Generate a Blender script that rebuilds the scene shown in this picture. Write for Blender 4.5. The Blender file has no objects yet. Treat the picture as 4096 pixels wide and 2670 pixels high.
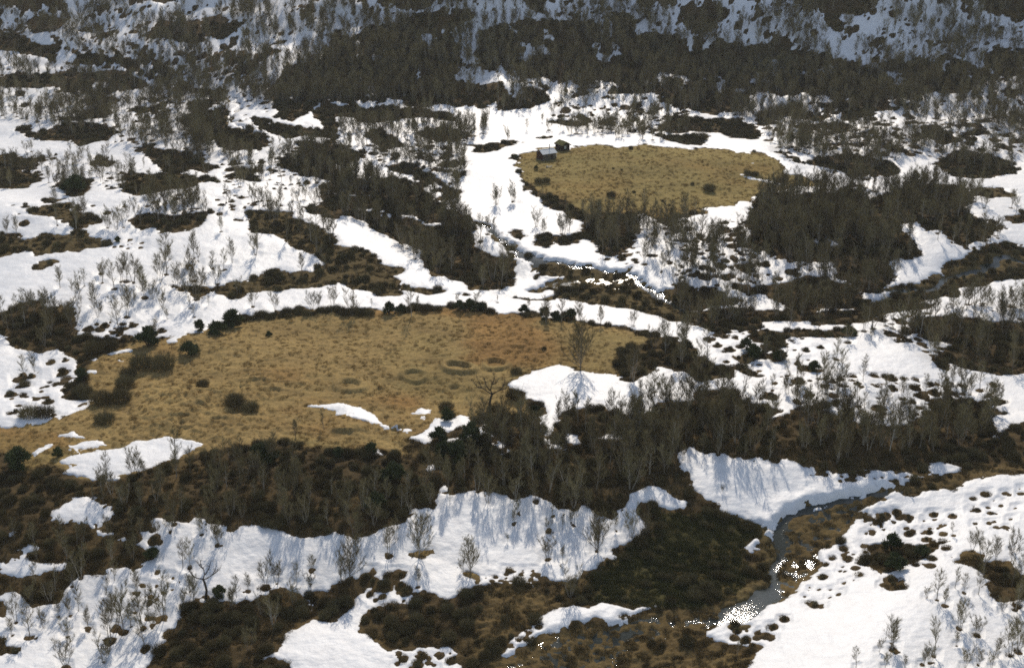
import bpy, math
import numpy as np
from mathutils import Vector, Matrix

# ------------------------------------------------------------------ camera, sky, sun, exposure
sc = bpy.context.scene
COL = sc.collection
PW, PH, FPX = 4096.0, 2670.0, 5480.0          # size of the photograph and its focal length in its pixels
PITCH = math.radians(20.5)
CAM = np.array([0.0, 0.0, 97.0])
SUN_EL, SUN_AZ = math.radians(33.0), math.radians(2.5)

cam = bpy.data.cameras.new("camera"); cam_o = bpy.data.objects.new("camera", cam); COL.objects.link(cam_o)
cam.sensor_fit = 'HORIZONTAL'; cam.sensor_width = 36.0; cam.lens = 36.0 * FPX / PW
cam.clip_start = 1.0; cam.clip_end = 6000.0
cam_o.location = CAM; cam_o.rotation_euler = (math.pi / 2 - PITCH, 0, 0)
sc.camera = cam_o

world = bpy.data.worlds.new("World"); sc.world = world; world.use_nodes = True
wn = world.node_tree
sky = wn.nodes.new("ShaderNodeTexSky"); sky.sky_type = 'NISHITA'; sky.sun_disc = False
sky.sun_elevation = SUN_EL; sky.sun_rotation = SUN_AZ; sky.altitude = 800; sky.air_density = 1.0; sky.dust_density = 0.6
bg = wn.nodes["Background"]; bg.inputs[1].default_value = 0.15
hsv = wn.nodes.new("ShaderNodeHueSaturation"); hsv.inputs["Saturation"].default_value = 0.72      # thin high haze pales the blue
wn.links.new(sky.outputs[0], hsv.inputs["Color"]); wn.links.new(hsv.outputs[0], bg.inputs[0])

sun = bpy.data.lights.new("sun", 'SUN'); sun_o = bpy.data.objects.new("sun", sun); COL.objects.link(sun_o)
sun.energy = 3.65; sun.angle = math.radians(0.53); sun.color = (1.0, 0.90, 0.77)
sd = Vector((math.sin(SUN_AZ) * math.cos(SUN_EL), math.cos(SUN_AZ) * math.cos(SUN_EL), math.sin(SUN_EL)))
sun_o.rotation_euler = sd.to_track_quat('Z', 'Y').to_euler(); sun_o.location = (0, 600, 500)

sc.view_settings.view_transform = 'Standard'; sc.view_settings.look = 'None'
sc.view_settings.exposure = 0.06; sc.view_settings.gamma = 1.0
sc.render.engine = 'CYCLES'
sc.cycles.max_bounces = 5; sc.cycles.diffuse_bounces = 3; sc.cycles.glossy_bounces = 2
sc.cycles.use_denoising = False; sc.cycles.filter_width = 1.7
rng = np.random.default_rng(7)

# ------------------------------------------------------------------ noise
def _hash(ix, iy, seed):
    h = (ix.astype(np.int64) * 374761393 + iy.astype(np.int64) * 668265263 + seed * 1442695041) & 0xFFFFFFFF
    h = ((h ^ (h >> 13)) * 1274126177) & 0xFFFFFFFF
    return ((h ^ (h >> 16)) & 0xFFFF) / 65535.0
def vnoise(x, y, seed=0):
    ix = np.floor(x); iy = np.floor(y); fx = x - ix; fy = y - iy
    fx = fx * fx * fx * (fx * (fx * 6 - 15) + 10); fy = fy * fy * fy * (fy * (fy * 6 - 15) + 10)
    a = _hash(ix, iy, seed); b = _hash(ix + 1, iy, seed); c = _hash(ix, iy + 1, seed); d = _hash(ix + 1, iy + 1, seed)
    return (a + (b - a) * fx) * (1 - fy) + (c + (d - c) * fx) * fy
def fbm(x, y, wl, oct=4, seed=0, gain=0.5):
    """about -1..1"""
    s = 0; amp = 1; tot = 0
    c, s_ = math.cos(0.6), math.sin(0.6)
    x = x / wl; y = y / wl
    for o in range(oct):
        s = s + amp * (vnoise(x, y, seed + o * 17) * 2 - 1); tot += amp; amp *= gain
        x, y = (x * c - y * s_) * 2.03 + 11.3, (x * s_ + y * c) * 2.03 - 7.7
    return s / tot * 1.6
def sstep(a, b, x):
    t = np.clip((x - a) / (b - a), 0, 1); return t * t * (3 - 2 * t)

# ------------------------------------------------------------------ the lie of the land (metres; the meadow is at 0)
def z_low(x, y):
    x = np.asarray(x, float); y = np.asarray(y, float)
    z = np.zeros_like(x)
    s = y - (192 + 0.16 * x)
    z += -5.0 * (1 - sstep(-26, 8, s))                                  # terrace edge below the thickets
    xs = 8 + (y - 145) * 0.85                                           # bottom stream
    z += 4.0 * sstep(4, 40, x - xs) * (1 - sstep(190, 240, y))
    z += -0.3 * np.exp(-((x - xs) / 10) ** 2) * (1 - sstep(195, 230, y))
    z += 6.5 * np.exp(-((x + 105) / 62) ** 2 - ((y - 335) / 42) ** 2)     # snowy bank left behind the meadow
    z += 4.0 * np.exp(-((x + 70) / 60) ** 2 - ((y - 420) / 45) ** 2)
    ym = 286 + 0.0022 * (x - 40) ** 2                                    # middle stream
    ym = np.where(x < 15, 287.5 + (15 - x) * 1.05, ym)
    z += -2.6 * np.exp(-((y - ym) / 15) ** 2) * sstep(-75, -25, x)
    z += 3.0 * np.exp(-((x - 28) / 42) ** 2 - ((y - 398) / 32) ** 2)     # the cabin knoll
    z += 2.5 * np.exp(-((x - 100) / 35) ** 2 - ((y - 345) / 30) ** 2)
    y0 = 474 + 14 * sstep(-20, -120, x) + 0.00035 * x * x + 16 * np.sin(x / 70 + 0.6) + 8 * np.sin(x / 31)
    t = (y - y0) / 26
    h = 26 * np.where(t > 30, t, np.log1p(np.exp(np.minimum(t, 30))))
    hill = 0.20 * h + 0.0027 * h * h
    hill = np.where(h > 100, 0.20 * 100 + 0.0027 * 100 ** 2 + 0.74 * (h - 100), hill)
    hill = hill * (1 - 0.34 * sstep(0, -110, x))
    z += np.minimum(hill, 160 + 0.12 * hill)
    far = sstep(430, 560, y)
    z += 1.1 * fbm(x, y, 46, 2, 3) * (1 + 2.0 * far) + 0.42 * fbm(x, y, 15, 2, 9) * (1 + 1.6 * far)
    return z

CP, SP = math.cos(PITCH), math.sin(PITCH)
def unproject(px, py):
    """photo pixels -> points on the land"""
    px = np.atleast_1d(np.asarray(px, float)); py = np.atleast_1d(np.asarray(py, float))
    u = (px - PW / 2) / FPX; v = -(py - PH / 2) / FPX
    dx = u; dy = CP + v * SP; dz = -SP + v * CP
    lo = np.full(px.shape, np.nan); prev = 60.0
    hi = np.full(px.shape, 1400.0)
    for Y in np.geomspace(64, 1400, 64):
        t = Y / dy
        below = (CAM[2] + dz * t) < z_low(dx * t, np.full_like(t, Y))
        new = below & np.isnan(lo)
        lo[new] = prev; hi[new] = Y; prev = Y
    lo = np.where(np.isnan(lo), 1390.0, lo)
    for _ in range(15):
        m = (lo + hi) / 2; t = m / dy
        b = (CAM[2] + dz * t) < z_low(dx * t, m)
        hi = np.where(b, m, hi); lo = np.where(b, lo, m)
    t = hi / dy
    return np.stack([dx * t, hi, z_low(dx * t, hi)], -1)
def project(p):
    p = np.asarray(p, float) - CAM
    d = p[..., 1] * CP - p[..., 2] * SP; up = p[..., 1] * SP + p[..., 2] * CP
    return PW / 2 + FPX * p[..., 0] / d, PH / 2 - FPX * up / d, d

TILES = {}
for r, y0 in zip("ABC", (0, 880, 1770)):
    for c, x0 in zip("123", (0, 1350, 2696)):
        TILES[r + c] = (x0, y0)
def T(spec):
    """'B1 0,10 20,30 B2 5,5' -> photo pixels (coordinates within nine detail views, 1.7x)"""
    out = []; t = None
    for w in spec.split():
        if w in TILES: t = TILES[w]
        else:
            a, b = w.split(','); out.append((t[0] + float(a) / 1.7, t[1] + float(b) / 1.7))
    return np.array(out)
def W(spec):
    q = T(spec); return unproject(q[:, 0], q[:, 1])[:, :2]

# ------------------------------------------------------------------ traced cover of the ground
BARE = [  # (ground type, outline): m meadow, h dark heath and thicket, b brown bog and stream side
 ('h', "B1 -400,1405 0,1400 150,1395 290,1375 430,1330 560,1300 500,1270 590,1235 440,1220 400,1195 450,1120 500,1060 500,960 420,930 350,880 420,850 520,800 600,800 700,800 830,790 900,820 960,800 1100,790 1190,790 1210,830 1280,770 1400,760 1460,700 1560,680 1680,640 1740,665 1900,620 2050,600 2130,620 2290,590"
  " B2 0,620 100,610 250,610 310,630 330,600 440,580 520,570 720,590 760,590 880,570 1000,580 1010,610 1100,620 1130,640 1230,640 1300,610 1370,640 1370,665 1640,655 1590,685 1700,690 1850,710 1960,720 2000,740 2080,740 2200,790 2300,790"
  " B3 30,800 120,880 170,920 230,940 240,980 380,1000 400,1030 400,1060 310,1080 200,1115 0,1230 100,1190 180,1150 300,1150 420,1150 440,1220 560,1240 620,1260 700,1290 690,1340 750,1330 850,1290 900,1270 1000,1260 1100,1310 1250,1330 1200,1370 1290,1390 1380,1400 1480,1410 1600,1400 1650,1350 1700,1300 1760,1270 1800,1230 1900,1210 2000,1230 2080,1240 2170,1260 2250,1310 2180,1340 2200,1440 2130,1480 2190,1490 2330,1385 2380,1360 2800,1250"
  " C3 2800,100 2380,210 2320,235 2250,230 2130,245 2040,270 1990,310 1920,340 1850,320 1780,335 1680,365 1560,365 1530,340 1480,330 1420,365 1470,400 1380,410 1330,440 1270,470 1240,520 1220,560 1180,590 1170,640 1150,680 1100,700 1040,720 1010,800 960,870 920,930 870,1000 800,1050 740,1080 640,1120 560,1160 440,1195 340,1205 270,1250 200,1310 230,1350 340,1370 540,1390 600,1410 560,1480 520,1530 480,1760"
  " C2 990,1760 930,1540 950,1480 840,1420 740,1400 650,1410 600,1400 450,1390 320,1380 240,1340 200,1280 170,1210 220,1150 330,1130 420,1100 480,1060 500,1000 580,990 680,1000 740,1050 840,1020 930,970 1000,960 1100,960 1180,970 1260,960 1330,965 1320,930 1400,900 1480,920 1560,920 1640,890 1660,860 1740,830 1800,790 1890,760 1890,700 1960,660 2060,640 2110,640 2140,560 2060,520 2040,480 2080,440 2240,420 2360,390 2290,350 2230,310 2180,280 2080,300 2000,350 2000,400 1950,450 1880,470 1810,490 1760,480 1720,475 1640,455 1540,460 1480,440 1420,410 1330,380 1200,375 1100,365 1000,350 900,345 800,330 740,320 680,320 690,360 660,400 620,470 560,450 500,460 480,500 400,535 300,565 270,590 180,635 110,650 70,640 0,580"
  " C1 2200,635 2100,650 2040,630 1950,590 1830,570 1760,540 1700,520 1640,540 1560,570 1500,540 1400,530 1350,490 1300,500 1280,535 1180,540 1100,515 1050,530 940,560 850,600 800,640 860,660 960,690 1030,720 1070,760 1060,790 1000,820 920,855 850,850 740,860 720,890 640,910 560,915 480,980 430,1020 420,1060 330,1080 210,1090 170,1050 80,1030 30,1050 0,1060 -400,1060"),
 ('h', "C1 960,1760 1000,1530 1060,1470 1080,1400 1120,1330 1100,1260 1180,1210 1210,1150 1260,1100 1340,1060 1500,1060 1560,1080 1640,1050 1740,1070 1860,1010 1920,990 2010,1010 2060,1050 2100,1100 2130,1170 2130,1200 2000,1260 1960,1320 1900,1380 1870,1440 1740,1480 1850,1480 1930,1500 1960,1530 1990,1760"),
 ('h', "C1 2080,1040 2140,1000 2280,1010 2290,970 2380,940 C2 60,920 100,910 180,930 200,980 170,1040 110,1090 60,1150 0,1195 C1 2250,1230 2140,1180 2120,1100"),
 ('h', "C1 -300,1080 0,1080 60,1100 70,1140 30,1180 0,1190 -300,1200"),
 ('h', "C1 -300,1300 0,1310 50,1330 60,1380 130,1400 110,1450 40,1440 0,1455 -300,1480"),
 ('h', "C3 1290,700 1340,690 1460,690 1580,690 1640,700 1720,690 1830,680 1880,680 1810,720 1740,770 1680,800 1600,840 1560,870 1480,890 1420,880 1350,830 1200,830 1310,790 1330,750"),
 ('h', "C3 1900,820 1960,740 2060,750 2130,780 2100,810 2200,820 2290,820 2340,860 2380,870 2700,880 2700,1080 2380,1070 2280,1070 2170,1050 2130,990 2150,940 2050,850 1980,830"),
 ('m', "C2 490,735 520,715 570,705 620,720 650,750 640,780 590,795 540,775"),
 ('m', "C2 810,855 850,865 920,860 990,890 960,930 910,925 860,890"),
 # left of the meadow
 ('h', "B1 -300,640 0,640 80,600 130,555 260,560 340,620 400,590 490,600 505,680 540,720 520,770 560,820 420,850 350,880 240,920 130,900 100,870 30,830 80,800 0,770 -300,760"),
 ('b', "B1 -300,290 0,270 120,230 260,195 265,235 480,210 540,220 600,190 740,185 760,150 700,110 610,105 620,60 540,60 440,100 360,70 280,80 250,115 160,120 150,105 0,100 -300,100"),
 ('b', "B1 260,300 320,270 380,280 380,300 340,320 280,325"),
 ('h', "B1 470,-30 700,-30 620,40 560,60 480,50"),
 ('h', "B1 880,40 900,10 930,-40 1400,-40 1370,40 1280,80 1200,85 1090,90 1040,70 960,80 900,50"),
 ('b', "B1 1660,-60 1700,15 1700,90 1860,95 1930,130 1960,165 2060,220 2200,285 2150,345 2000,350 1860,345 1740,380 1660,420 1560,430 1450,450 1350,470 1250,460 1100,450 1200,490 1290,500 1340,540 1450,490 1520,505 1600,535 1640,530 1700,510 1800,490 1940,485 1970,460 2100,470 2200,450 2290,425"
  " B2 60,440 120,470 220,470 270,510 330,520 420,520 430,430 370,380 470,340 440,320 340,300 280,250 190,210 100,190 0,160 B1 2280,110 2200,60 2060,20 2000,-60"),
 ('b', "B2 430,440 500,440 620,470 720,490 620,510 560,490 450,470"),
 ('b', "B2 770,515 840,505 910,515 880,525 800,522"),
 ('h', "A2 0,1160 60,1180 180,1220 260,1210 400,1200 560,1280 640,1340 720,1390 780,1430 900,1490 980,1530 B2 930,20 930,90 930,190 1020,220 1100,250 1190,280 1160,350 1215,400 1215,440 1170,465 1090,475 1000,475 880,470 840,430 760,400 700,370 650,390 600,340 590,280 560,210 470,170 340,120 230,60 180,0 A2 180,1500 60,1460 0,1450 A1 2300,1500 2200,1480 2060,1470 2100,1400 2200,1390 2170,1280 2240,1230 2150,1210 2050,1180 1900,1140 1870,1080 2020,1070 2200,960 2290,940"),
 ('h', "A2 350,1130 440,1115 560,1140 640,1200 720,1250 800,1290 800,1350 720,1370 700,1330 640,1290 560,1260 480,1200 400,1180"),
 ('b', "B2 1280,470 1340,465 1420,435 1480,410 1600,380 1530,370 1490,370 1400,360 1290,290 1300,250 1240,230 1150,190 1060,140 1000,60 930,20 1000,40 1100,90 1150,150 1250,210 1330,240 1480,270 1600,290 1740,310 1850,330 2000,320 2020,330 2030,390 2020,430 2110,460 2200,510 2330,600 2380,610 2380,690 2280,690 2200,660 2050,620 1920,600 1720,580 1690,560 1560,530 1510,550 1360,545 1180,530 1340,540 1500,500 1330,490"),
 ('h', "B2 2190,500 2200,470 2280,440 2380,430 2500,520 2500,620 2330,600"),
 ('h', "B3 -40,430 100,440 180,480 320,470 430,450 560,440 650,450 760,420 800,390 900,380 1000,390 1080,420 1200,450 1250,490 1330,530 1420,520 1480,470 1530,460 1600,460 1700,420 1830,370 1850,290 1950,280 2050,230 2100,180 2200,160 2380,180 2800,200 2800,330 2380,390 2240,400 2150,430 2140,445 2000,470 1940,500 1920,525 1870,530 1830,515 1760,540 1660,560 1820,575 1760,600 1600,610 1450,640 1350,670 1250,700 1150,725 1100,715 950,720 940,690 800,690 620,700 560,740 480,730 420,760 340,770 240,760 150,720 100,690 0,690 -40,660"),
 ('h', "A3 500,1530 540,1480 500,1440 560,1370 640,1300 740,1310 830,1340 920,1300 1050,1310 1230,1260 1290,1330 1370,1370 1480,1290 1600,1250 1850,1250 2000,1280 2060,1330 2020,1380 1980,1440 2080,1490 2160,1530 B3 2200,20 2230,45 2160,90 2110,150 2050,150 1990,180 1900,160 1860,100 1800,80 1740,70 1650,0 1540,20 1560,100 1660,180 1690,220 1640,250 1530,270 1480,300 1500,340 1520,390 1490,430 1420,490 1330,500 1240,480 1200,440 1110,380 1080,290 1000,280 860,270 720,260 600,200 400,190 380,160 470,160 540,130 500,30"),
 ('h', "B3 1620,690 1560,680 1700,650 1830,660 2000,660 2150,680 2260,680 2380,720 2800,740 2800,1050 2380,1040 2200,1050 2080,1030 2000,1010 1900,960 1880,1000 1850,1020 1800,990 1740,940 1820,880 1900,830 1780,820 1680,800 1620,770"),
 ('h', "B3 500,780 560,740 700,750 840,740 960,750 1060,745 1200,725 1250,755 1210,790 1060,800 1010,790 900,800 780,790 770,850 740,880 650,885 640,830 540,830"),
 ('b', "B3 400,1000 470,995 520,1010 580,1050 500,1045 430,1020"),
 ('h', "B3 480,910 540,895 620,930 600,950 500,945"), ('h', "B3 650,930 710,895 770,930 740,965 680,960"), ('h', "B3 890,990 950,980 1010,1020 980,1040 910,1030"),
 # the cabin meadow and the thickets below it
 ('m', "A2 1215,1090 1240,1060 1260,1040 1340,1030 1360,1005 1490,1000 1570,1010 1700,985 1760,978 1850,990 1900,1000 2000,1000 2120,980 2250,1000 2380,1010 A3 160,1010 240,1000 330,1010 430,1030 560,1040 640,1050 700,1080 730,1120 760,1170 830,1190 960,1220 1060,1262 830,1262 740,1300 700,1320 560,1330 540,1370 420,1370 410,1400 200,1410 220,1450 130,1480 50,1480 30,1530 B3 -40,40 B2 2050,-10 2060,60 2040,120 2020,170 1980,200 1930,220 1840,245 1770,230 1780,160 1690,130 1650,165 1540,175 1450,150 1440,195 1370,195 1330,150 1400,90 1500,110 1600,100 1665,60 1660,-5 A2 1640,1490 1540,1460 1490,1430 1450,1410 1410,1420 1380,1370 1330,1310 1250,1290 1260,1220 1220,1200"),
 ('h', "B2 1190,70 1200,130 1270,150 1280,110 1230,60"),
 ('h', "A3 1780,1100 1850,1050 1950,1035 2080,1050 2200,1070 2310,1110 2350,1150 2330,1180 2200,1210 2050,1220 1900,1200 1830,1170 1800,1140"),
 ('h', "A3 720,1060 800,1060 900,1110 950,1060 1100,1060 1250,1050 1320,1080 1500,1110 1520,1180 1400,1200 1210,1200 1080,1160 940,1130 850,1110"),
 ('b', "A3 2050,1330 2070,1280 2200,1270 2330,1310 2350,1330 2200,1330 2150,1360"),
 ('h', "A3 2260,1490 2380,1430 2700,1430 2700,1530 2380,1520 2300,1515"),
 ('h', "A3 560,770 740,740 800,700 960,690 1080,690 1240,670 1350,760 1350,800 1200,800 1170,890 1060,890 900,850 800,800 740,790 640,860 580,840"),
 ('h', "A3 1680,900 1780,870 1900,900 1940,950 1900,970 1780,960 1690,930"), ('h', "A3 1950,900 2050,870 2130,900 2100,920 1990,920"), ('h', "A3 1990,950 2090,950 2090,975 2000,975"),
 ('h', "A3 -60,790 100,800 230,810 420,810 560,860 600,900 560,950 420,950 330,910 150,890 0,890 A2 2290,880 2120,905 2250,960 2380,985 A3 200,985 230,930 100,920 0,930 A2 2140,900 2240,820"),
 ('h', "A2 60,800 200,840 420,830 500,800 620,800 740,830 840,830 800,780 700,760 560,740 430,730 300,700 200,740 80,720 0,720 A1 2260,690 2160,700 2120,770 2180,840 2200,940 2290,960 A2 0,790"),
 ('h', "A2 190,900 300,870 420,960 450,990 400,1005 300,1000 230,970"),
 ('b', "A2 540,900 620,870 720,860 850,890 950,910 930,930 820,940 780,965 680,970 590,940"),
 ('h', "A2 -30,950 60,990 150,1050 150,1090 60,1110 -30,1120"),
 ('b', "A2 880,975 960,980 1100,975 1210,960 1300,970 1250,975 1150,1000 1010,1040 940,1030"),
 ('b', "A2 1310,940 1380,930 1480,930 1400,950 1340,945"), ('b', "A2 1450,830 1600,825 1700,850 1680,860 1540,855"), ('b', "A2 1950,880 2050,890 2110,900 2080,910 2000,905"),
 ('h', "A2 1170,1080 1200,1060 1245,1065 1240,1090"),
 ('b', "A2 690,1100 870,1100 870,1130 760,1140 690,1120"), ('b', "A2 710,1180 850,1175 870,1200 760,1205"),
 # upper left
 ('b', "A1 160,1470 250,1410 420,1390 480,1380 520,1430 620,1480 700,1500 680,1530 560,1520 440,1500 330,1480"), ('b', "A1 290,1360 350,1340 430,1360 370,1385"),
 ('h', "A1 400,1290 370,1275 420,1230 540,1220 620,1240 620,1290 570,1330 480,1340"),
 ('b', "A1 820,1190 900,1180 1020,1190 1100,1170 1180,1180 1320,1210 1500,1220 1480,1250 1400,1240 1320,1270 1200,1290 1080,1310 980,1330 900,1340 820,1310 860,1240"),
 ('b', "A1 -300,1280 -300,1050 0,1050 80,1060 200,1070 230,1130 160,1170 280,1200 290,1230 180,1280 60,1290"),
 ('h', "A1 930,1000 1000,980 1100,1015 1300,1020 1400,1060 1400,1110 1500,1140 1380,1180 1280,1160 1200,1190 1120,1160 1040,1080 980,1040"),
 ('h', "A1 640,1040 700,1050 760,1110 720,1140 640,1130"), ('h', "A1 220,1070 300,1070 330,1095 290,1110 230,1100"),
 ('h', "A1 90,890 140,860 220,870 230,910 330,880 440,830 600,830 760,870 800,900 720,960 640,970 560,990 490,980 460,950 390,955 250,945 160,915"),
 ('h', "A1 1200,830 1300,770 1270,700 1400,680 1500,660 1570,700 1560,760 1540,800 1560,870 1700,860 1800,920 1830,960 1780,1020 1560,1030 1490,990 1450,930 1380,890 1250,860"),
 ('b', "A1 890,745 960,700 1040,670 1160,655 1150,690 1080,750 980,775 930,785"),
 ('h', "A1 -300,560 0,550 100,500 300,500 500,480 700,480 850,490 1000,540 1030,580 900,600 740,640 600,620 440,640 380,600 250,590 140,590 50,600 0,590 -300,600"),
 ('h', "A1 400,820 550,790 620,740 740,690 760,730 720,800 560,825"),
 ('h', "A1 1560,1190 1620,1140 1740,1150 1800,1150 1790,1170 1720,1200 1750,1240 1660,1240 1640,1200"),
 ('h', "A1 1680,790 1900,830 1980,850 2100,860 2200,900 2210,945 2050,930 1900,930 1780,870"), ('h', "A1 1980,1010 2050,960 2150,965 2200,960 2160,1010 2040,1040"),
 ('h', "A1 -300,100 0,150 100,230 250,280 400,320 480,370 700,380 860,390 980,460 1100,500 1200,560 1300,590 1480,620 1600,680 1640,720 1560,705 1400,650 1200,610 1100,570 980,510 850,460 650,440 450,430 300,380 0,330 -300,300"),
 ('h', "A1 170,170 230,120 500,120 370,210 250,230"), ('h', "A1 480,50 760,50 700,100 560,80"), ('h', "A1 -200,-60 300,-60 260,60 0,60"),
 ('h', "A1 1000,250 1030,180 1100,130 1300,130 1500,100 1680,140 1640,200 1500,260 1350,290 1200,270"), ('h', "A1 820,-60 1300,-60 1100,40 900,30"),
 # the wooded hillside
 ('h', "A1 1800,640 1880,560 1950,470 2000,430 2150,440 2240,330 2290,150 A2 60,250 200,170 420,150 560,70 720,60 900,80 960,130 820,170 800,300 830,400 840,560 900,580 1000,560 1100,590 1250,600 1420,600 1440,680 1400,700 1330,730 1200,735 1080,745 960,730 860,720 760,710 640,710 620,740 440,720 430,690 220,690 100,690 A1 2280,690 2160,700 2000,840 1880,790 1860,700"),
 ('h', "A2 940,380 960,200 1100,150 1400,140 1700,140 1900,200 2100,220 2380,240 A3 250,230 350,310 600,310 700,250 900,330 1100,400 1400,430 1700,380 2000,360 2380,340 2800,350 2800,560 2380,540 2050,540 2000,620 1700,640 1650,740 1350,760 1240,670 1080,650 900,630 740,640 600,620 500,680 480,770 200,770 A2 2290,720 2150,640 1900,640 1760,600 1640,560 1500,520 1420,600 1250,600 1230,480 1100,430 1000,410"),
 ('h', "A3 600,-200 900,60 1150,120 1300,90 1480,-40 1500,-200"), ('h', "A3 2000,-200 2100,60 2380,160 2900,160 2900,-200"), ('h', "A2 150,-200 300,20 450,70 640,40 700,-200"), ('h', "A3 40,60 180,20 330,80 340,180 200,210 60,170"),
]
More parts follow.
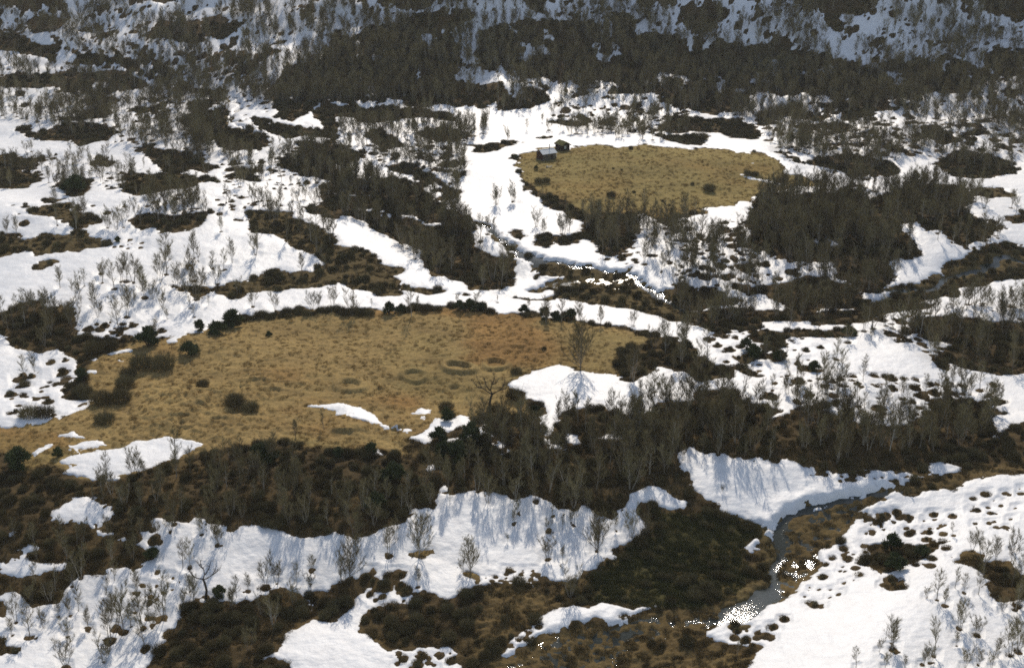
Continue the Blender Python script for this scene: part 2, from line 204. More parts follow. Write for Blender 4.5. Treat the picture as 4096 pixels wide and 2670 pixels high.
SNOW = [  # snow lying on the bare ground above, in the same coordinates
 ('main', "B2 1180,1110 1250,1070 1350,1030 1440,1000 1500,995 1600,1015 1700,1020 1820,1040 1900,1070 1960,1105 2010,1110 2060,1060 2160,1020 2200,990 2290,1035 2380,1050 2480,1110 2380,1240 2200,1240 2120,1290 2140,1310 2040,1330 1960,1310 1880,1305 1760,1270 1600,1290 1510,1310 1500,1380 1440,1440 1430,1500 1460,1540 1430,1550 1400,1440 1370,1340 1420,1310 1410,1265 1360,1240 1300,1220 1270,1180 1200,1150"),
 ('big', "C1 430,205 510,150 430,120 500,75 600,75 640,60 730,55 830,40 920,-10 1060,-45 1240,-40 1400,0 1330,40 1240,80 1130,130 1000,180 900,200 800,230 720,240 640,240 580,215 510,220"),
 ('knob', "C1 315,485 400,440 480,400 440,385 530,372 625,370 650,415 735,450 740,510 680,545 610,560 640,600 740,590 800,590 880,620 700,630 640,620 560,560 380,560 340,510"),
 ('main', "C1 75,600 110,575 150,580 140,600 80,612"), ('main', "C1 120,745 220,715 250,735 160,760"), ('main', "C1 -80,715 25,720 10,750 -80,750"),
 ('main', "C1 -100,820 0,820 60,800 180,800 260,830 430,820 420,860 330,890 240,890 140,905 60,880 0,850 -100,840"),
 ('crescent', "B1 2090,1265 2180,1260 2280,1258 B2 60,1260 140,1280 210,1310 260,1340 300,1370 340,1400 370,1420 310,1425 260,1400 200,1390 140,1370 80,1340 0,1320 B1 2200,1290"),
 ('main', "C1 440,-50 500,-70 560,-55 620,-50 560,-30"), ('main', "C1 230,50 330,25 320,60 240,100"), ('main', "C1 440,40 560,5 700,-15 720,10 560,45 460,70"),
 ('main', "B2 350,1420 430,1425 490,1430 480,1460 400,1445"), ('main', "B2 500,1315 560,1290 670,1285 610,1320 580,1350"),
 ('main', "B2 480,1480 560,1450 600,1420 640,1380 660,1340 720,1350 760,1370 850,1320 900,1360 880,1410 830,1400 780,1420 720,1440 640,1460 640,1500 600,1530 500,1500"),
 ('main', "B2 720,1510 800,1470 880,1440 960,1430 1000,1390 1060,1400 1060,1480 1000,1480 900,1490 800,1530"), ('main', "C2 1000,20 1100,10 1140,60 1170,80 1110,95 1060,40"), ('main', "C2 270,40 300,40 300,85 275,85"), ('main', "C2 590,180 620,160 645,180 610,195"), ('main', "C2 690,280 720,270 722,300 695,315"),
 ('main', "C2 1430,10 1500,0 1540,40 1450,25"), ('main', "B2 1500,1450 1600,1450 1630,1480 1640,1520 1560,1500"), ('main', "B2 1780,1480 1900,1450 1940,1500 1820,1500"),
 ('bank', "C3 30,60 60,30 100,10 150,40 220,70 310,70 400,90 500,110 540,110 580,80 620,105 680,120 760,130 870,155 900,190 960,210 1100,215 1200,185 1260,200 1340,180 1420,170 1500,180 1600,190 1650,220 1700,210 1740,130 1790,125 1870,170 1900,160 1940,180 1850,200 1740,205 1640,230 1540,260 1460,290 1370,285 1300,305 1240,345 1190,360 1130,370 1060,395 1010,430 930,460 850,460 790,470 750,500 735,530 690,555 695,620 680,660 630,650 640,600 560,560 500,540 480,500 400,490 320,470 280,400 180,380 120,260 110,200 40,150"),
 ('main', "C3 -20,360 60,380 100,400 70,440 -20,430"), ('main', "C3 500,700 560,680 620,690 560,720 600,750 490,765 480,740"),
 ('main', "C3 240,1310 330,1290 430,1290 540,1390 420,1375 300,1360"),
 ('brook', "C2 1110,1430 1150,1350 1180,1280 1280,1260 1360,1200 1440,1130 1500,1100 1600,1090 1700,1110 1800,1090 1880,1100 1960,1130 2050,1150 2210,1120 2220,1135 2080,1160 1960,1190 1850,1215 1720,1220 1600,1230 1540,1270 1470,1310 1400,1320 1330,1345 1230,1380 1150,1420"),
 ('main', "B1 660,935 720,915 800,890 860,880 880,888 800,915 720,930"), ('main', "B1 790,965 820,945 835,950 810,970"), ('main', "B1 840,850 900,830 960,810 1000,830 920,845"), ('main', "B1 1140,820 1200,790 1215,820 1170,835"),
 ('main', "B1 590,1010 640,1005 640,1030 600,1040"), ('main', "B1 360,1350 420,1300 500,1280 590,1250 560,1300 480,1330 400,1360"),
 ('main', "B3 140,615 250,600 390,590 420,560 300,500 330,480 420,475 500,510 600,510 680,530 740,560 780,600 760,630 690,615 640,600 600,620 500,610 400,610 250,615"),
 ('main', "B3 950,625 1060,610 1200,605 1200,612 1060,622"), ('main', "B3 1250,490 1320,510 1340,530 1280,525"), ('main', "B3 1020,110 1100,140 1140,180 1120,195 1040,150"), ('main', "B3 910,100 970,140 940,160"),
 ('main', "A2 560,1270 640,1250 670,1280 640,1310 580,1300"), ('main', "A2 440,1190 500,1195 520,1220 450,1215"), ('main', "A2 670,1310 720,1300 730,1315 690,1325"),
 ('main', "A2 -30,1310 100,1315 200,1320 330,1340 250,1345 100,1335 -30,1330"), ('main', "A2 80,1400 250,1430 480,1470 600,1500 700,1520 640,1530 540,1500 400,1475 250,1450 120,1425"), ('main', "A2 20,1200 110,1220 90,1260 30,1250"),
 ('main', "A2 2040,1460 2110,1480 2170,1500 2200,1530 2080,1540"), ('main', "A2 2330,1490 2380,1480 A3 60,1480 130,1490 180,1520 30,1540 A2 2330,1540"), ('main', "A3 210,1410 260,1400 340,1405 420,1430 520,1490 440,1480 330,1500 280,1490 230,1450"), ('main', "A3 410,1370 470,1375 580,1390 540,1410 450,1400"),
 ('main', "A3 400,1180 470,1188 600,1218 700,1245 830,1262 700,1262 600,1240 480,1205"), ('main', "A3 490,1105 555,1110 550,1117 500,1112"),
 ('main', "A3 -60,985 0,980 120,1015 0,1000"), ('main', "A3 1100,1230 1300,1220 1600,1215 1480,1230 1200,1245"),
 ('main', "A2 810,490 840,490 840,570 815,570"), ('main', "A2 1000,410 1060,400 1150,430 1240,480 1250,500 1180,470 1080,440"), ('main', "A2 1300,490 1420,520 1560,540 1600,600 1480,600 1380,560"), ('main', "A2 940,550 1040,520 1130,570 1000,580"),
 ('main', "A2 1240,340 1400,310 1450,350 1300,400 1230,400"), ('main', "A2 1740,290 1780,280 1790,370 1740,380"), ('main', "A2 1830,250 1900,290 1940,370 1880,360"), ('main', "A2 1660,200 1780,210 2000,210 1900,240 1700,225"), ('main', "A2 1700,560 1800,540 1900,560 1880,600 1740,590"), ('main', "A2 2080,560 2150,555 2140,575 2090,575"),
 ('main', "A2 710,210 800,210 830,240 720,240"), ('main', "A2 110,360 170,360 170,385 120,380"), ('main', "A2 450,510 510,510 500,525 460,525"), ('main', "A1 1930,655 1985,660 1980,690 1940,680"), ('main', "A2 560,240 660,240 660,270 570,270"),
 ('main', "A3 -60,200 100,205 210,225 100,240 -60,240"), ('main', "A3 310,420 390,420 390,440 320,440"), ('main', "A3 1420,480 1500,490 1540,530 1440,520"), ('main', "A3 1800,430 1850,430 1840,480 1800,470"), ('main', "A3 2300,460 2380,440 2500,440 2500,490 2320,480"),
 ('main', "A3 740,800 800,785 880,810 1000,830 1080,780 1200,820 1220,850 1080,840 900,850 800,830"),
]
SPOTS = [  # tussocks and small bushes melting out of the snow: outline, how many, radius in metres
 ("C3 1230,480 1500,470 1900,470 1980,560 1700,620 1220,620", 46, 0.28, 0.85), ("C3 1950,330 2380,300 2380,590 2000,600", 24, 0.25, 0.7), ("C3 1000,700 1320,700 1330,900 1150,960 960,940", 24, 0.25, 0.7),
 ("C3 1580,600 1960,600 1900,850 1600,860", 18, 0.25, 0.8), ("C3 880,960 1100,960 1180,1130 900,1150", 14, 0.25, 0.7), ("C3 250,1240 760,1200 640,1390 420,1400", 26, 0.3, 0.9), ("C3 1400,900 1560,900 1560,990 1400,990", 10, 0.4, 1.1),
 ("C2 180,870 460,870 500,1000 420,1150 250,1130 190,1000", 34, 0.35, 1.15), ("C2 420,1410 940,1410 920,1520 400,1530", 34, 0.25, 0.7), ("C2 980,880 1350,860 1400,930 1000,970", 24, 0.25, 0.6), ("C2 1180,1260 1400,1230 1330,1350 1160,1400", 20, 0.2, 0.6),
 ("C3 900,150 1700,150 1800,200 1500,280 1100,260", 36, 0.3, 0.9), ("B1 20,1000 440,930 480,1100 380,1330 60,1360", 44, 0.4, 1.3), ("B1 540,690 900,690 1200,760 900,850 560,830", 54, 0.35, 1.1), ("B1 600,130 1000,130 1000,200 640,200", 20, 0.2, 0.6),
 ("C1 800,490 1120,540 1100,680 820,660", 14, 0.4, 1.1), ("C1 1130,850 1240,950 1000,1120 850,1000", 14, 0.2, 0.5), ("A1 0,1050 420,1050 420,1200 0,1200", 26, 0.4, 1.4), ("A1 700,1180 860,1180 860,1300 700,1300", 10, 0.5, 1.6), ("A1 1500,1100 2100,1100 2100,1290 1500,1290", 60, 0.5, 1.6), ("A1 1500,1290 1900,1290 1900,1500 1400,1500", 30, 0.4, 1.2),
 ("A1 500,800 1300,640 1300,1000 800,980", 60, 0.4, 1.4), ("A1 300,330 1700,330 1700,560 1100,480", 110, 0.5, 1.8), ("A1 1200,560 1900,560 1900,860 1600,900", 50, 0.5, 1.6), ("A2 1440,690 2380,640 2380,900 1800,880 1440,780", 120, 0.5, 1.9), ("A2 0,1000 700,960 860,1200 300,1130", 90, 0.4, 1.5), ("A3 600,860 2380,760 2380,1040 700,1060", 240, 0.5, 2.0), ("A3 760,1080 1500,1200 1300,1230 900,1160", 20, 0.4, 1.2),
 ("B3 0,60 500,0 900,260 900,400 0,420", 150, 0.4, 1.4), ("B3 160,700 1000,800 1000,1040 300,1020", 60, 0.4, 1.4), ("B3 1350,650 1650,700 1950,1000 1500,860", 34, 0.4, 1.3), ("B3 600,1060 2250,1100 2200,1330 1000,1290 460,1200", 90, 0.35, 1.3), ("B3 1740,0 2300,0 2200,200 1800,200", 24, 0.4, 1.3), ("B2 1190,150 1300,250 1280,320 1180,300", 6, 0.4, 0.9), ("B2 1300,330 1560,330 1500,420 1300,420", 12, 0.3, 0.9), ("B2 1750,150 2060,150 2040,330 1800,300", 30, 0.4, 1.5),
 ("A1 0,0 1700,0 1700,330 0,330", 160, 0.4, 1.5), ("A2 0,0 2380,0 2380,150 0,150", 120, 0.4, 1.5), ("A3 0,0 2380,0 2380,420 0,250", 200, 0.4, 1.5), ("B1 -300,-100 900,-100 900,60 -300,60", 26, 0.4, 1.2),
]
MEADOW = ["B1 -400,1400 0,1400 440,1330 600,1230 560,1050 700,900 900,830 1280,770 1460,720 1900,640 2290,600 B2 100,620 700,600 1100,640 1600,690 2000,750 2150,800 1900,900 1890,1070 1700,1020 1400,1010 1180,1110 1300,1240 1330,1330 1100,1340 800,1330 640,1400 520,1470 480,1530 C2 500,110 300,60 100,40 0,60 C1 2290,50 1900,0 1400,60 1100,140 900,210 700,250 500,240 400,160 150,200 0,30 -400,20"]
BOG = ["C3 690,560 740,540 800,480 930,470 1060,400 1250,350 1380,290 1500,290 1900,200 2380,100 2800,60 2800,120 2380,210 2040,270 1850,320 1560,370 1330,440 1240,520 1170,640 1040,720 1010,800 870,1000 740,1080 560,1160 340,1205 200,1310 230,1350 560,1480 480,1760 C2 990,1760 1000,1480 1120,1440 1400,1330 1580,1250 1850,1215 2080,1165 2260,1140 C3 100,1130 330,1110 500,1080 620,1020 680,900 700,760",
       "C2 930,1000 1160,960 1400,1000 1560,1080 1440,1130 1340,1210 1140,1290 1080,1440 900,1480 950,1300 1020,1100"]
GREEN = ["C3 -100,480 320,470 500,540 620,600 500,740 500,860 640,980 330,1110 100,1130 C2 2100,1140 1960,1100 1700,1070 1700,900 1900,760 2000,680 2200,640"]
WATER = [  # (surface, outline, how open the water is)
 ('stream', "C3 690,560 740,540 760,500 800,475 930,465 1000,440 1060,400 1200,365 1250,350 1320,310 1380,290 1500,300 1700,320 1560,370 1430,380 1330,440 1250,470 1210,560 1150,590 1050,700 1000,800 950,880 870,990 790,1050 700,1080 560,1150 440,1190 340,1200 250,1240 120,1290 0,1300 C2 2300,1260 2000,1400 1900,1540 1870,1760 1060,1760 1100,1530 1120,1440 1250,1390 1400,1330 1580,1250 1700,1225 1900,1210 2080,1165 2200,1150 2330,1150 C3 150,1130 330,1110 500,1080 620,1020 680,900 700,760 690,660", 0.04),
 ('stream', "B2 1200,483 1300,468 1390,440 1500,405 1640,382 1760,385 1850,395 1990,380 2020,420 1900,470 1830,455 1700,430 1600,452 1500,470 1350,476", 0.07),
]
CHANNEL = [  # open channels: middle line, half width in metres
 ("C3 300,1215 420,1180 540,1120 640,1060 700,980 700,860 720,740 710,620 745,545 800,490 930,470 1050,410 1200,370 1330,310", 0.55), ("C3 420,1175 520,1125 610,1075 650,1020", 1.7),
 ("B2 900,10 1000,50 1100,105 1250,218 1400,258 1600,296 1850,337 2005,345 2025,420 2140,470 2300,585 2400,650", 0.7), ("B2 1240,225 1300,262 1400,285", 1.6),
 ("B3 1340,545 1420,530 1500,490 1700,470 1830,440 1860,390 1950,350 2200,300 2160,250 2230,240 2400,300", 0.7), ("A1 1500,630 1600,690 1640,730 1560,780 1600,840 1750,900", 0.9),
]

def poly_sd(P, X, Y, margin=9.0):
    """signed distance (positive inside) of points to an outline, only near it"""
    out = np.full(X.shape, -1e3)
    lo = P.min(0) - margin; hi = P.max(0) + margin
    m = (X > lo[0]) & (X < hi[0]) & (Y > lo[1]) & (Y < hi[1])
    if not m.any(): return out
    x = X[m]; y = Y[m]; best = np.full(x.shape, 1e9); ins = np.zeros(x.shape, bool)
    Q = np.roll(P, -1, 0)
    for (ax, ay), (bx, by) in zip(P, Q):
        ex, ey = bx - ax, by - ay; L = ex * ex + ey * ey + 1e-12
        t = np.clip(((x - ax) * ex + (y - ay) * ey) / L, 0, 1)
        best = np.minimum(best, (x - ax - t * ex) ** 2 + (y - ay - t * ey) ** 2)
        if ay != by:
            ins ^= ((ay > y) != (by > y)) & (x < ex * (y - ay) / ey + ax)
    d = np.sqrt(best); out[m] = np.where(ins, d, -d)
    return out
def line_dist(P, X, Y, margin=12.0):
    out = np.full(X.shape, 1e3)
    lo = P.min(0) - margin; hi = P.max(0) + margin
    m = (X > lo[0]) & (X < hi[0]) & (Y > lo[1]) & (Y < hi[1])
    x = X[m]; y = Y[m]; best = np.full(x.shape, 1e9)
    for (ax, ay), (bx, by) in zip(P[:-1], P[1:]):
        ex, ey = bx - ax, by - ay; L = ex * ex + ey * ey + 1e-12
        t = np.clip(((x - ax) * ex + (y - ay) * ey) / L, 0, 1)
        best = np.minimum(best, (x - ax - t * ex) ** 2 + (y - ay - t * ey) ** 2)
    out[m] = np.sqrt(best); return out

# ------------------------------------------------------------------ the grid of the land: x = a*y, finer near, coarser far
NA, AM = 800, 0.56
a_in = np.linspace(-AM, AM, NA)
ex = AM + np.cumsum(np.geomspace(0.01, 0.25, 14))
A = np.concatenate([-ex[::-1], a_in, ex])
y_in = np.concatenate([np.geomspace(118, 470, 800, endpoint=False), np.linspace(470, 700, 145)])
Yv = np.concatenate([np.array([30, 60, 85, 104]), y_in, 700 + np.cumsum(np.geomspace(4, 160, 16))])
na, ny = len(A), len(Yv)
GX = A[None, :] * Yv[:, None]; GY = np.repeat(Yv[:, None], na, 1)
ZL = z_low(GX, GY)
ia = np.arange(na); iy = np.arange(ny)
def gsample(F, x, y):
    x = np.asarray(x, float); y = np.asarray(y, float)
    u = np.interp(x / y, A, ia); v = np.interp(y, Yv, iy)
    i = np.clip(u.astype(int), 0, na - 2); j = np.clip(v.astype(int), 0, ny - 2); fu = u - i; fv = v - j
    return (F[j, i] * (1 - fu) + F[j, i + 1] * fu) * (1 - fv) + (F[j + 1, i] * (1 - fu) + F[j + 1, i + 1] * fu) * fv
# outlines are measured on every second node and interpolated
sy = np.unique(np.append(np.arange(0, ny, 2), ny - 1)); sx = np.unique(np.append(np.arange(0, na, 2), na - 1))
CX, CY = GX[np.ix_(sy, sx)], GY[np.ix_(sy, sx)]
def up(F):
    t = np.empty((len(sy), na))
    for k in range(len(sy)): t[k] = np.interp(ia, sx, F[k])
    v = np.interp(iy, sy, np.arange(len(sy))); j = np.clip(v.astype(int), 0, len(sy) - 2); f = (v - j)[:, None]
    return t[j] * (1 - f) + t[j + 1] * f
wx = 0.9 * fbm(CX, CY, 5.0, 3, 21) * (CY / 260) ** 0.7; wy = 1.3 * fbm(CX, CY, 5.0, 3, 33) * (CY / 260) ** 0.7   # outlines are never quite smooth
WXc, WYc = CX + wx, CY + wy
bare = np.full(CX.shape, -30.0); cover = {k: np.full(CX.shape, -30.0) for k in 'mhb'}
for k, s in BARE:
    d = poly_sd(W(s), WXc, WYc); bare = np.maximum(bare, d); cover[k] = np.maximum(cover[k], d)
patch = {}
for k, s in SNOW:
    d = poly_sd(W(s), WXc, WYc); bare = np.minimum(bare, np.where(d > -20, -d, 1e3))
    if k != 'main': patch[k] = d
for key, L in (('m', MEADOW), ('bog', BOG), ('green', GREEN)):
    c = cover.setdefault(key, np.full(CX.shape, -30.0))
    for s in L: np.maximum(c, poly_sd(W(s), WXc, WYc), out=c)
DARK = ["A2 1240,1200 1275,1225 1340,1290 1420,1330 1520,1370 1640,1425 1740,1440 1900,1440 2000,1450 2060,1500 2300,1480 A3 50,1470 200,1440 B3 -40,80 B2 2100,150 1900,300 1700,260 1300,220 1300,80 1600,90 1640,-20 A2 1400,1440 1230,1310"]
for s_ in DARK:
    d = poly_sd(W(s_), WXc, WYc); cover['m'] = np.minimum(cover['m'], np.where(d > -20, -d, 1e3))
wat = np.full(CX.shape, -30.0); wopen = np.zeros(CX.shape)
for nme, s, op in WATER:
    d = poly_sd(W(s), CX, CY); wat = np.maximum(wat, d); wopen = np.maximum(wopen, np.where(d > -1, op, 0))
chan = np.full(CX.shape, -30.0)
for s, hw in CHANNEL:
    d = hw - line_dist(W(s), WXc, WYc); chan = np.maximum(chan, d)
# speckled snow on the hillside, where it lies between the trees
hs = sstep(455, 500, CY)
bare = np.maximum(bare, np.where(hs > 0, (fbm(CX, CY * 0.6, 9, 3, 51) - 0.58) * 5 * hs - 2 * (1 - hs), -30))
bare = np.minimum(bare, np.where(hs > 0.3, (0.62 - fbm(CX, CY * 0.6, 7, 3, 77)) * 6, 30))
bare, wat, wopen, chan = up(bare), up(wat), up(wopen), up(chan)
cover = {k: up(v) for k, v in cover.items()}; patch = {k: up(v) for k, v in patch.items()}
bare = np.maximum(bare, chan + 0.25)
bare += (0.44 * fbm(GX, GY, 1.15, 3, 5, 0.65) + 0.35 * fbm(GX, GY, 4.2, 2, 6)) * np.clip((GY / 220), 0.7, 2.2)

# ------------------------------------------------------------------ materials
def mat(name, rough=0.9, spec=0.2):
    m = bpy.data.materials.new(name); m.use_nodes = True; n = m.node_tree.nodes; b = n["Principled BSDF"]
    b.inputs["Roughness"].default_value = rough; b.inputs["Specular IOR Level"].default_value = spec
    return m, m.node_tree, b
def ramp(nt, fac, stops):
    r = nt.nodes.new("ShaderNodeValToRGB"); e = r.color_ramp.elements
    while len(e) > 1: e.remove(e[0])
    e[0].position = stops[0][0]; e[0].color = (*stops[0][1], 1)
    for p, c in stops[1:]:
        k = e.new(p); k.color = (*c, 1)
    nt.links.new(fac, r.inputs[0]); return r.outputs[0]
def noise(nt, scale, detail=4, coord='Object', rough=0.6):
    tc = nt.nodes.new("ShaderNodeTexCoord"); n = nt.nodes.new("ShaderNodeTexNoise")
    n.inputs["Scale"].default_value = scale; n.inputs["Detail"].default_value = detail; n.inputs["Roughness"].default_value = rough
    nt.links.new(tc.outputs[coord], n.inputs["Vector"]); return n.outputs[0]
def mul(nt, a, b, f=1.0):
    m = nt.nodes.new("ShaderNodeMix"); m.data_type = 'RGBA'; m.blend_type = 'MULTIPLY'; m.inputs[0].default_value = f
    nt.links.new(a, m.inputs[6]); nt.links.new(b, m.inputs[7]); return m.outputs[2]
def bump(nt, b, h, strength, dist):
    k = nt.nodes.new("ShaderNodeBump"); k.inputs["Strength"].default_value = strength; k.inputs["Distance"].default_value = dist
    nt.links.new(h, k.inputs["Height"]); nt.links.new(k.outputs[0], b.inputs["Normal"])
def rnd_mat(name, stops, rough=0.85, spec=0.15):
    """plant material whose colour differs from plant to plant and along the plant"""
    m, nt, b = mat(name, rough, spec)
    oi = nt.nodes.new("ShaderNodeObjectInfo"); c = ramp(nt, oi.outputs["Random"], stops)
    n = noise(nt, 1.3, 3); v = ramp(nt, n, [(0.3, (0.7, 0.7, 0.7)), (0.7, (1.25, 1.22, 1.15))])
    nt.links.new(mul(nt, c, v), b.inputs["Base Color"]); return m
M = {}
m, nt, b = mat("ground_cover", 0.95, 0.05)
at = nt.nodes.new("ShaderNodeAttribute"); at.attribute_name = "albedo"
c1 = ramp(nt, noise(nt, 2.2, 6), [(0.3, (0.62, 0.6, 0.58)), (0.5, (0.97, 0.97, 0.95)), (0.72, (1.3, 1.27, 1.15))])
c2 = ramp(nt, noise(nt, 0.12, 4), [(0.3, (0.82, 0.8, 0.78)), (0.7, (1.15, 1.15, 1.1))])
nt.links.new(mul(nt, mul(nt, at.outputs["Color"], c1), c2), b.inputs["Base Color"]); bump(nt, b, noise(nt, 4.0, 5), 0.9, 0.12); M['ground'] = m
m, nt, b = mat("old_snow", 0.55, 0.35)
c = ramp(nt, noise(nt, 0.5, 5), [(0.3, (0.70, 0.69, 0.675)), (0.6, (0.77, 0.765, 0.75))]); d = ramp(nt, noise(nt, 7.0, 4), [(0.30, (0.80, 0.77, 0.72)), (0.42, (1, 1, 1))])
nt.links.new(mul(nt, c, d), b.inputs["Base Color"]); bump(nt, b, noise(nt, 1.7, 6), 0.55, 0.16); M['snow'] = m
m, nt, b = mat("riffle_water", 0.27, 0.5); b.inputs["Base Color"].default_value = (0.035, 0.038, 0.026, 1); b.inputs["IOR"].default_value = 1.33
bump(nt, b, noise(nt, 1.6, 4, rough=0.6), 0.6, 0.09); M['riffle'] = m
m, nt, b = mat("stream_water", 0.06, 0.5); b.inputs["Base Color"].default_value = (0.035, 0.038, 0.026, 1); b.inputs["IOR"].default_value = 1.33
bump(nt, b, noise(nt, 2.2, 3, rough=0.6), 0.65, 0.07); M['water'] = m
M['bark'] = rnd_mat("birch_bark", [(0.0, (0.15, 0.125, 0.09)), (0.5, (0.24, 0.21, 0.165)), (1.0, (0.40, 0.37, 0.31))])
M['oldbark'] = rnd_mat("old_birch_bark", [(0.0, (0.05, 0.04, 0.028)), (1.0, (0.07, 0.055, 0.038))])
M['twig'] = rnd_mat("birch_twigs", [(0.0, (0.145, 0.114, 0.053)), (0.5, (0.19, 0.157, 0.077)), (1.0, (0.235, 0.203, 0.105))])
M['willow'] = rnd_mat("willow_twigs", [(0.0, (0.11, 0.086, 0.038)), (0.5, (0.15, 0.122, 0.057)), (1.0, (0.19, 0.162, 0.08))])
M['juniper'] = rnd_mat("juniper_needles", [(0.0, (0.06, 0.072, 0.026)), (1.0, (0.095, 0.105, 0.042))])
M['heather'] = rnd_mat("heather_sprigs", [(0.0, (0.085, 0.062, 0.026)), (0.5, (0.13, 0.095, 0.04)), (1.0, (0.2, 0.145, 0.06))])
M['greenheath'] = rnd_mat("dwarf_birch_sprigs", [(0.0, (0.07, 0.07, 0.025)), (1.0, (0.125, 0.115, 0.043))])
M['straw'] = rnd_mat("dry_grass", [(0.0, (0.25, 0.165, 0.06)), (0.5, (0.33, 0.23, 0.088)), (1.0, (0.40, 0.29, 0.12))], 0.9, 0.1)
def plain(name, c, rough=0.85, spec=0.2, scale=6.0, var=0.35, stretch=None):
    m, nt, b = mat(name, rough, spec)
    tc = nt.nodes.new("ShaderNodeTexCoord"); mp = nt.nodes.new("ShaderNodeMapping"); mp.inputs["Scale"].default_value = stretch or (1, 1, 1)
    n = nt.nodes.new("ShaderNodeTexNoise"); n.inputs["Scale"].default_value = scale; n.inputs["Detail"].default_value = 5
    nt.links.new(tc.outputs["Object"], mp.inputs[0]); nt.links.new(mp.outputs[0], n.inputs["Vector"])
    lo = tuple(v * (1 - var) for v in c); hi = tuple(v * (1 + var) for v in c)
    nt.links.new(ramp(nt, n.outputs[0], [(0.3, lo), (0.7, hi)]), b.inputs["Base Color"]); bump(nt, b, n.outputs[0], 0.4, 0.02); return m
M['timber'] = plain("tarred_timber", (0.055, 0.038, 0.025), 0.85, 0.2, 5, 0.4, (1, 1, 6))
M['boards'] = plain("weathered_boards", (0.13, 0.105, 0.07), 0.85, 0.2, 5, 0.35, (6, 6, 0.6))
M['rustboards'] = plain("red_brown_boards", (0.085, 0.04, 0.024), 0.85, 0.2, 5, 0.4, (6, 6, 0.6))
M['tin'] = plain("grey_roof_sheet", (0.58, 0.58, 0.56), 0.42, 0.5, 2.5, 0.12)
M['iron'] = plain("sooty_iron", (0.05, 0.05, 0.05), 0.5, 0.5)
M['sod'] = plain("sod", (0.13, 0.12, 0.04), 0.95, 0.1, 2.5, 0.5)
M['pale'] = plain("pale_painted_board", (0.42, 0.43, 0.36), 0.7)
M['pole'] = plain("bleached_wood", (0.38, 0.36, 0.28), 0.85)
M['birchlog'] = plain("split_birch", (0.62, 0.55, 0.45), 0.8)
M['stone'] = plain("field_stone", (0.13, 0.13, 0.125), 0.9, 0.2, 3.0, 0.4)
M['white'] = plain("white_enamel", (0.8, 0.8, 0.78), 0.4, 0.4, 3, 0.05); M['red'] = plain("red_paint", (0.45, 0.04, 0.025), 0.5, 0.4, 3, 0.15)

# ------------------------------------------------------------------ mesh helpers
class MB:
    def __init__(s): s.v = []; s.f = []
    def tube(s, P, R, n=4, cap=True):
        P = np.asarray(P, float); k = len(P); b = len(s.v)
        d = np.gradient(P, axis=0); d /= np.linalg.norm(d, axis=1)[:, None] + 1e-9
        r = np.array([0.31, 0.77, 0.2]) if abs(d[0][2]) > 0.7 else np.array([0.1, 0.2, 1.0])
        u = np.cross(d, r); u /= np.linalg.norm(u, axis=1)[:, None] + 1e-9; w = np.cross(d, u)
        for i in range(k):
            for j in range(n):
                q = 2 * math.pi * j / n
                s.v.append(tuple(P[i] + R[i] * (math.cos(q) * u[i] + math.sin(q) * w[i])))
        for i in range(k - 1):
            for j in range(n):
                s.f.append((b + i * n + j, b + i * n + (j + 1) % n, b + (i + 1) * n + (j + 1) % n, b + (i + 1) * n + j))
        if cap: s.f.append(tuple(b + (k - 1) * n + j for j in range(n)))
    def spikes(s, B, D, L, R):
        """many thin tapering twigs: base, direction, length, radius"""
        B = np.asarray(B); D = np.asarray(D); D = D / (np.linalg.norm(D, axis=1)[:, None] + 1e-9)
        r = np.where(np.abs(D[:, 2:3]) > 0.8, np.array([[1.0, 0.2, 0]]), np.array([[0, 0.1, 1.0]]))
        u = np.cross(D, r); u /= np.linalg.norm(u, axis=1)[:, None] + 1e-9; w = np.cross(D, u)
        b = len(s.v); n = len(B); R = np.broadcast_to(R, (n,))[:, None]; L = np.broadcast_to(L, (n,))[:, None]
        V = np.stack([B + R * u, B + R * (-0.5 * u + 0.866 * w), B + R * (-0.5 * u - 0.866 * w), B + D * L], 1).reshape(-1, 3)
        s.v.extend(map(tuple, V))
        for i in range(n):
            k = b + 4 * i; s.f += [(k, k + 1, k + 3), (k + 1, k + 2, k + 3), (k + 2, k, k + 3)]
    def box(s, x0, x1, y0, y1, z0, z1, Mx=None):
        b = len(s.v); P = [(x, y, z) for z in (z0, z1) for y in (y0, y1) for x in (x0, x1)]
        if Mx is not None: P = [tuple(Mx @ Vector(p)) for p in P]
        s.v += P
        s.f += [tuple(b + i for i in q) for q in ((0, 2, 3, 1), (4, 5, 7, 6), (0, 1, 5, 4), (2, 6, 7, 3), (0, 4, 6, 2), (1, 3, 7, 5))]
    def poly(s, pts, f):
        b = len(s.v); s.v += [tuple(p) for p in pts]; s.f += [tuple(b + i for i in q) for q in f]
    def mesh(s, name, mt):
        me = bpy.data.meshes.new(name); me.from_pydata(s.v, [], s.f); me.update(); me.materials.append(mt); return me
    def build(s, name, mt, parent=None):
        return link(name, s.mesh(name, mt), parent)
def link(name, me, parent=None, loc=None):
    o = bpy.data.objects.new(name, me); COL.objects.link(o)
    if parent: o.parent = parent
    if loc is not None: o.location = loc
    return o
def tag(o, label=None, cat=None, group=None, kind=None):
    if label: o['label'] = label
    if cat: o['category'] = cat
    if group: o['group'] = group
    if kind: o['kind'] = kind
    return o
def empty(name, loc, rz=0, scale=1.0):
    o = bpy.data.objects.new(name, None); COL.objects.link(o); o.location = loc; o.rotation_euler = (0, 0, rz); o.scale = (scale,) * 3
    o.empty_display_size = 0.3; return o

